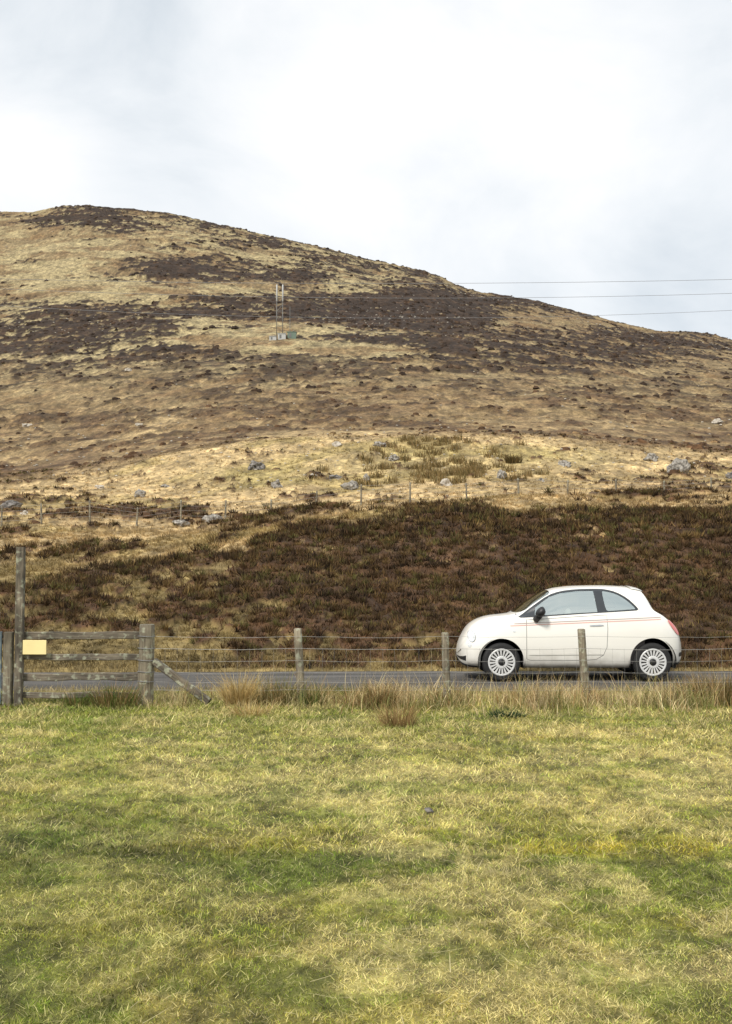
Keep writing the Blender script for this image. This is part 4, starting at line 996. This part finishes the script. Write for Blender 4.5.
# wheels
def wheel(c, y, sg, spin):
    w=empty('wheel',(c[0],y,c[1])); w.parent=car
    R=.292
    prof=[(.175,-.085),(.20,-.088),(.245,-.092),(.272,-.084),(.286,-.066),(R,-.045),(R,.045),(.286,.066),(.272,.084),(.245,.09),(.19,.085)]
    prof=[(r,yy*-sg*-1) for r,yy in prof]
    ty=MB().lathe_y(prof,(0,0,0),56).build('tyre',M['tyre'],w,True)
    o=sg      # outward direction
    m=MB(); m.lathe_y([(.197,o*.070),(.207,o*.086),(.197,o*.093),(.183,o*.091),(.177,o*.080),(.176,o*.06)],(0,0,0),60)
    m.lathe_y([(.050,o*.084),(.060,o*.090),(.085,o*.089),(.096,o*.082),(.098,o*.06)],(0,0,0),48)
    n=20
    for k in range(n):
        a=2*math.pi*(k+spin)/n; ca,sa=math.cos(a),math.sin(a)
        def pt(r,t,yy): return (r*ca-t*sa, o*yy, r*sa+t*ca)
        A=[pt(.09,-.0075,.086),pt(.18,-.014,.090),pt(.18,.014,.090),pt(.09,.0075,.086),pt(.09,-.009,.062),pt(.18,-.016,.066),pt(.18,.016,.066),pt(.09,.009,.062)]
        m.add(A,[(0,1,2,3),(0,4,5,1),(2,6,7,3),(1,5,6,2),(3,7,4,0)])
    m.build('wheel_cover',M['cover'],w)
    MB().lathe_y([(0,o*.104),(.03,o*.103),(.05,o*.094),(.052,o*.08)],(0,0,0),32).build('centre_cap',M['black'],w,True)
    MB().lathe_y([(0,o*.045),(.186,o*.045),(.187,o*.07)],(0,0,0),40).build('brake_backing',M['black'],w)
for c,sp_ in ((WF,.2),(WB_,.6)):
    wheel(c,-.715,-1,sp_); wheel(c,.715,1,sp_)
car.location.z=.004
#ENDCAR#

# ---------------------------------------------------------------- air
HAZE = 0.0002
def haze():
    m = bpy.data.materials.new('haze'); m.use_nodes = True; nt=m.node_tree; nt.nodes.clear(); out=nt.nodes.new('ShaderNodeOutputMaterial')
    v=nt.nodes.new('ShaderNodeVolumePrincipled'); v.inputs['Color'].default_value=(.93,.96,1,1); v.inputs['Density'].default_value=HAZE; v.inputs['Anisotropy'].default_value=.2
    nt.links.new(v.outputs[0],out.inputs['Volume'])
    a=(-300,-20,-25); b=(300,470,190)
    me=bpy.data.meshes.new('haze'); V=[(x,y,z) for x in (a[0],b[0]) for y in (a[1],b[1]) for z in (a[2],b[2])]
    me.from_pydata(V,[],[(0,1,3,2),(4,6,7,5),(0,4,5,1),(2,3,7,6),(0,2,6,4),(1,5,7,3)]); me.update()
    tag(link('haze',me,m),'thin pale haze in the air over the hillside','haze',kind='stuff')
USE_HAZE=False
if USE_HAZE: haze()

# ---------------------------------------------------------------- sky and sun
SUN_EL, SUN_AZ = math.radians(48), math.radians(215)   # azimuth clockwise from +Y: behind the camera, left
W=bpy.data.worlds.new('World'); S.world=W; W.use_nodes=True; nt=W.node_tree; N=nt.nodes; L=nt.links
bg=N['Background']; bg.inputs['Strength'].default_value=.1
sky=N.new('ShaderNodeTexSky'); sky.sky_type='NISHITA'; sky.sun_disc=False; sky.sun_elevation=SUN_EL; sky.sun_rotation=SUN_AZ
tc=N.new('ShaderNodeTexCoord'); mp=N.new('ShaderNodeMapping'); mp.inputs['Scale'].default_value=(1,1,1.5); mp.inputs['Location'].default_value=(.35,.1,.0)
L.new(tc.outputs['Generated'],mp.inputs['Vector'])
n1=N.new('ShaderNodeTexNoise'); n1.inputs['Scale'].default_value=4.2; n1.inputs['Detail'].default_value=8; n1.inputs['Roughness'].default_value=.55; n1.inputs['Distortion'].default_value=.4; L.new(mp.outputs[0],n1.inputs['Vector'])
def dirmask(px,py,rad,gain,prev):
    a=(px-CX)/F; b=(CY-py)/F; d=Vector((a,cp-b*sp,sp+b*cp)).normalized()
    dt=N.new('ShaderNodeVectorMath'); dt.operation='DISTANCE'; dt.inputs[1].default_value=d
    nv=N.new('ShaderNodeVectorMath'); nv.operation='NORMALIZE'; L.new(tc.outputs['Generated'],nv.inputs[0]); L.new(nv.outputs[0],dt.inputs[0])
    mr=N.new('ShaderNodeMapRange'); mr.interpolation_type='SMOOTHSTEP'; mr.inputs['From Min'].default_value=0; mr.inputs['From Max'].default_value=rad; mr.inputs['To Min'].default_value=gain; mr.inputs['To Max'].default_value=0
    L.new(dt.outputs['Value'],mr.inputs['Value']); ad=N.new('ShaderNodeMath'); L.new(prev,ad.inputs[0]); L.new(mr.outputs[0],ad.inputs[1]); return ad.outputs[0]
v=n1.outputs['Fac']
for a in ((170,60,.16,-.13),(60,20,.14,-.09),(130,150,.12,-.10),(420,60,.15,.08),(30,150,.09,.07),(330,110,.14,.07),(500,60,.2,.06),(560,180,.18,.1),(700,290,.12,-.18),(640,270,.08,-.06),(720,40,.14,-.03),(220,200,.08,-.05)):
    v=dirmask(*a,v)
cr=N.new('ShaderNodeValToRGB'); cr.color_ramp.elements[0].position=.28; cr.color_ramp.elements[1].position=.66
cr.color_ramp.elements[0].color=(6.0,6.5,6.95,1); cr.color_ramp.elements[1].color=(8.75,8.8,8.85,1)
e=cr.color_ramp.elements.new(.47); e.color=(7.6,7.9,8.15,1)
L.new(v,cr.inputs['Fac'])
mx=N.new('ShaderNodeMix'); mx.data_type='RGBA'; mx.inputs[0].default_value=.92; L.new(sky.outputs[0],mx.inputs[6]); L.new(cr.outputs[0],mx.inputs[7]); L.new(mx.outputs[2],bg.inputs['Color'])
sl=bpy.data.lights.new('sun','SUN'); sl.energy=3.0; sl.angle=math.radians(10); sl.color=(1,.95,.87)
so=bpy.data.objects.new('sun',sl); COL.objects.link(so)
d=Vector((math.sin(SUN_AZ)*math.cos(SUN_EL),math.cos(SUN_AZ)*math.cos(SUN_EL),math.sin(SUN_EL))); so.rotation_euler=d.to_track_quat('Z','Y').to_euler()
S.view_settings.view_transform='Standard'; S.view_settings.look='None'; S.view_settings.gamma=1; S.view_settings.exposure=0.3; S.view_settings.use_curve_mapping=False
S.render.engine='CYCLES'
try: S.cycles.max_bounces=6; S.cycles.transparent_max_bounces=8; S.cycles.volume_bounces=0
except Exception: pass
cam=bpy.data.cameras.new('camera'); co=bpy.data.objects.new('camera',cam); COL.objects.link(co); co.location=(0,0,HC)
co.rotation_euler=(math.pi/2+PITCH,0,0); cam.sensor_fit='VERTICAL'; cam.sensor_height=36; cam.lens=36*F/1024; cam.clip_start=.1; cam.clip_end=8000
S.camera=co
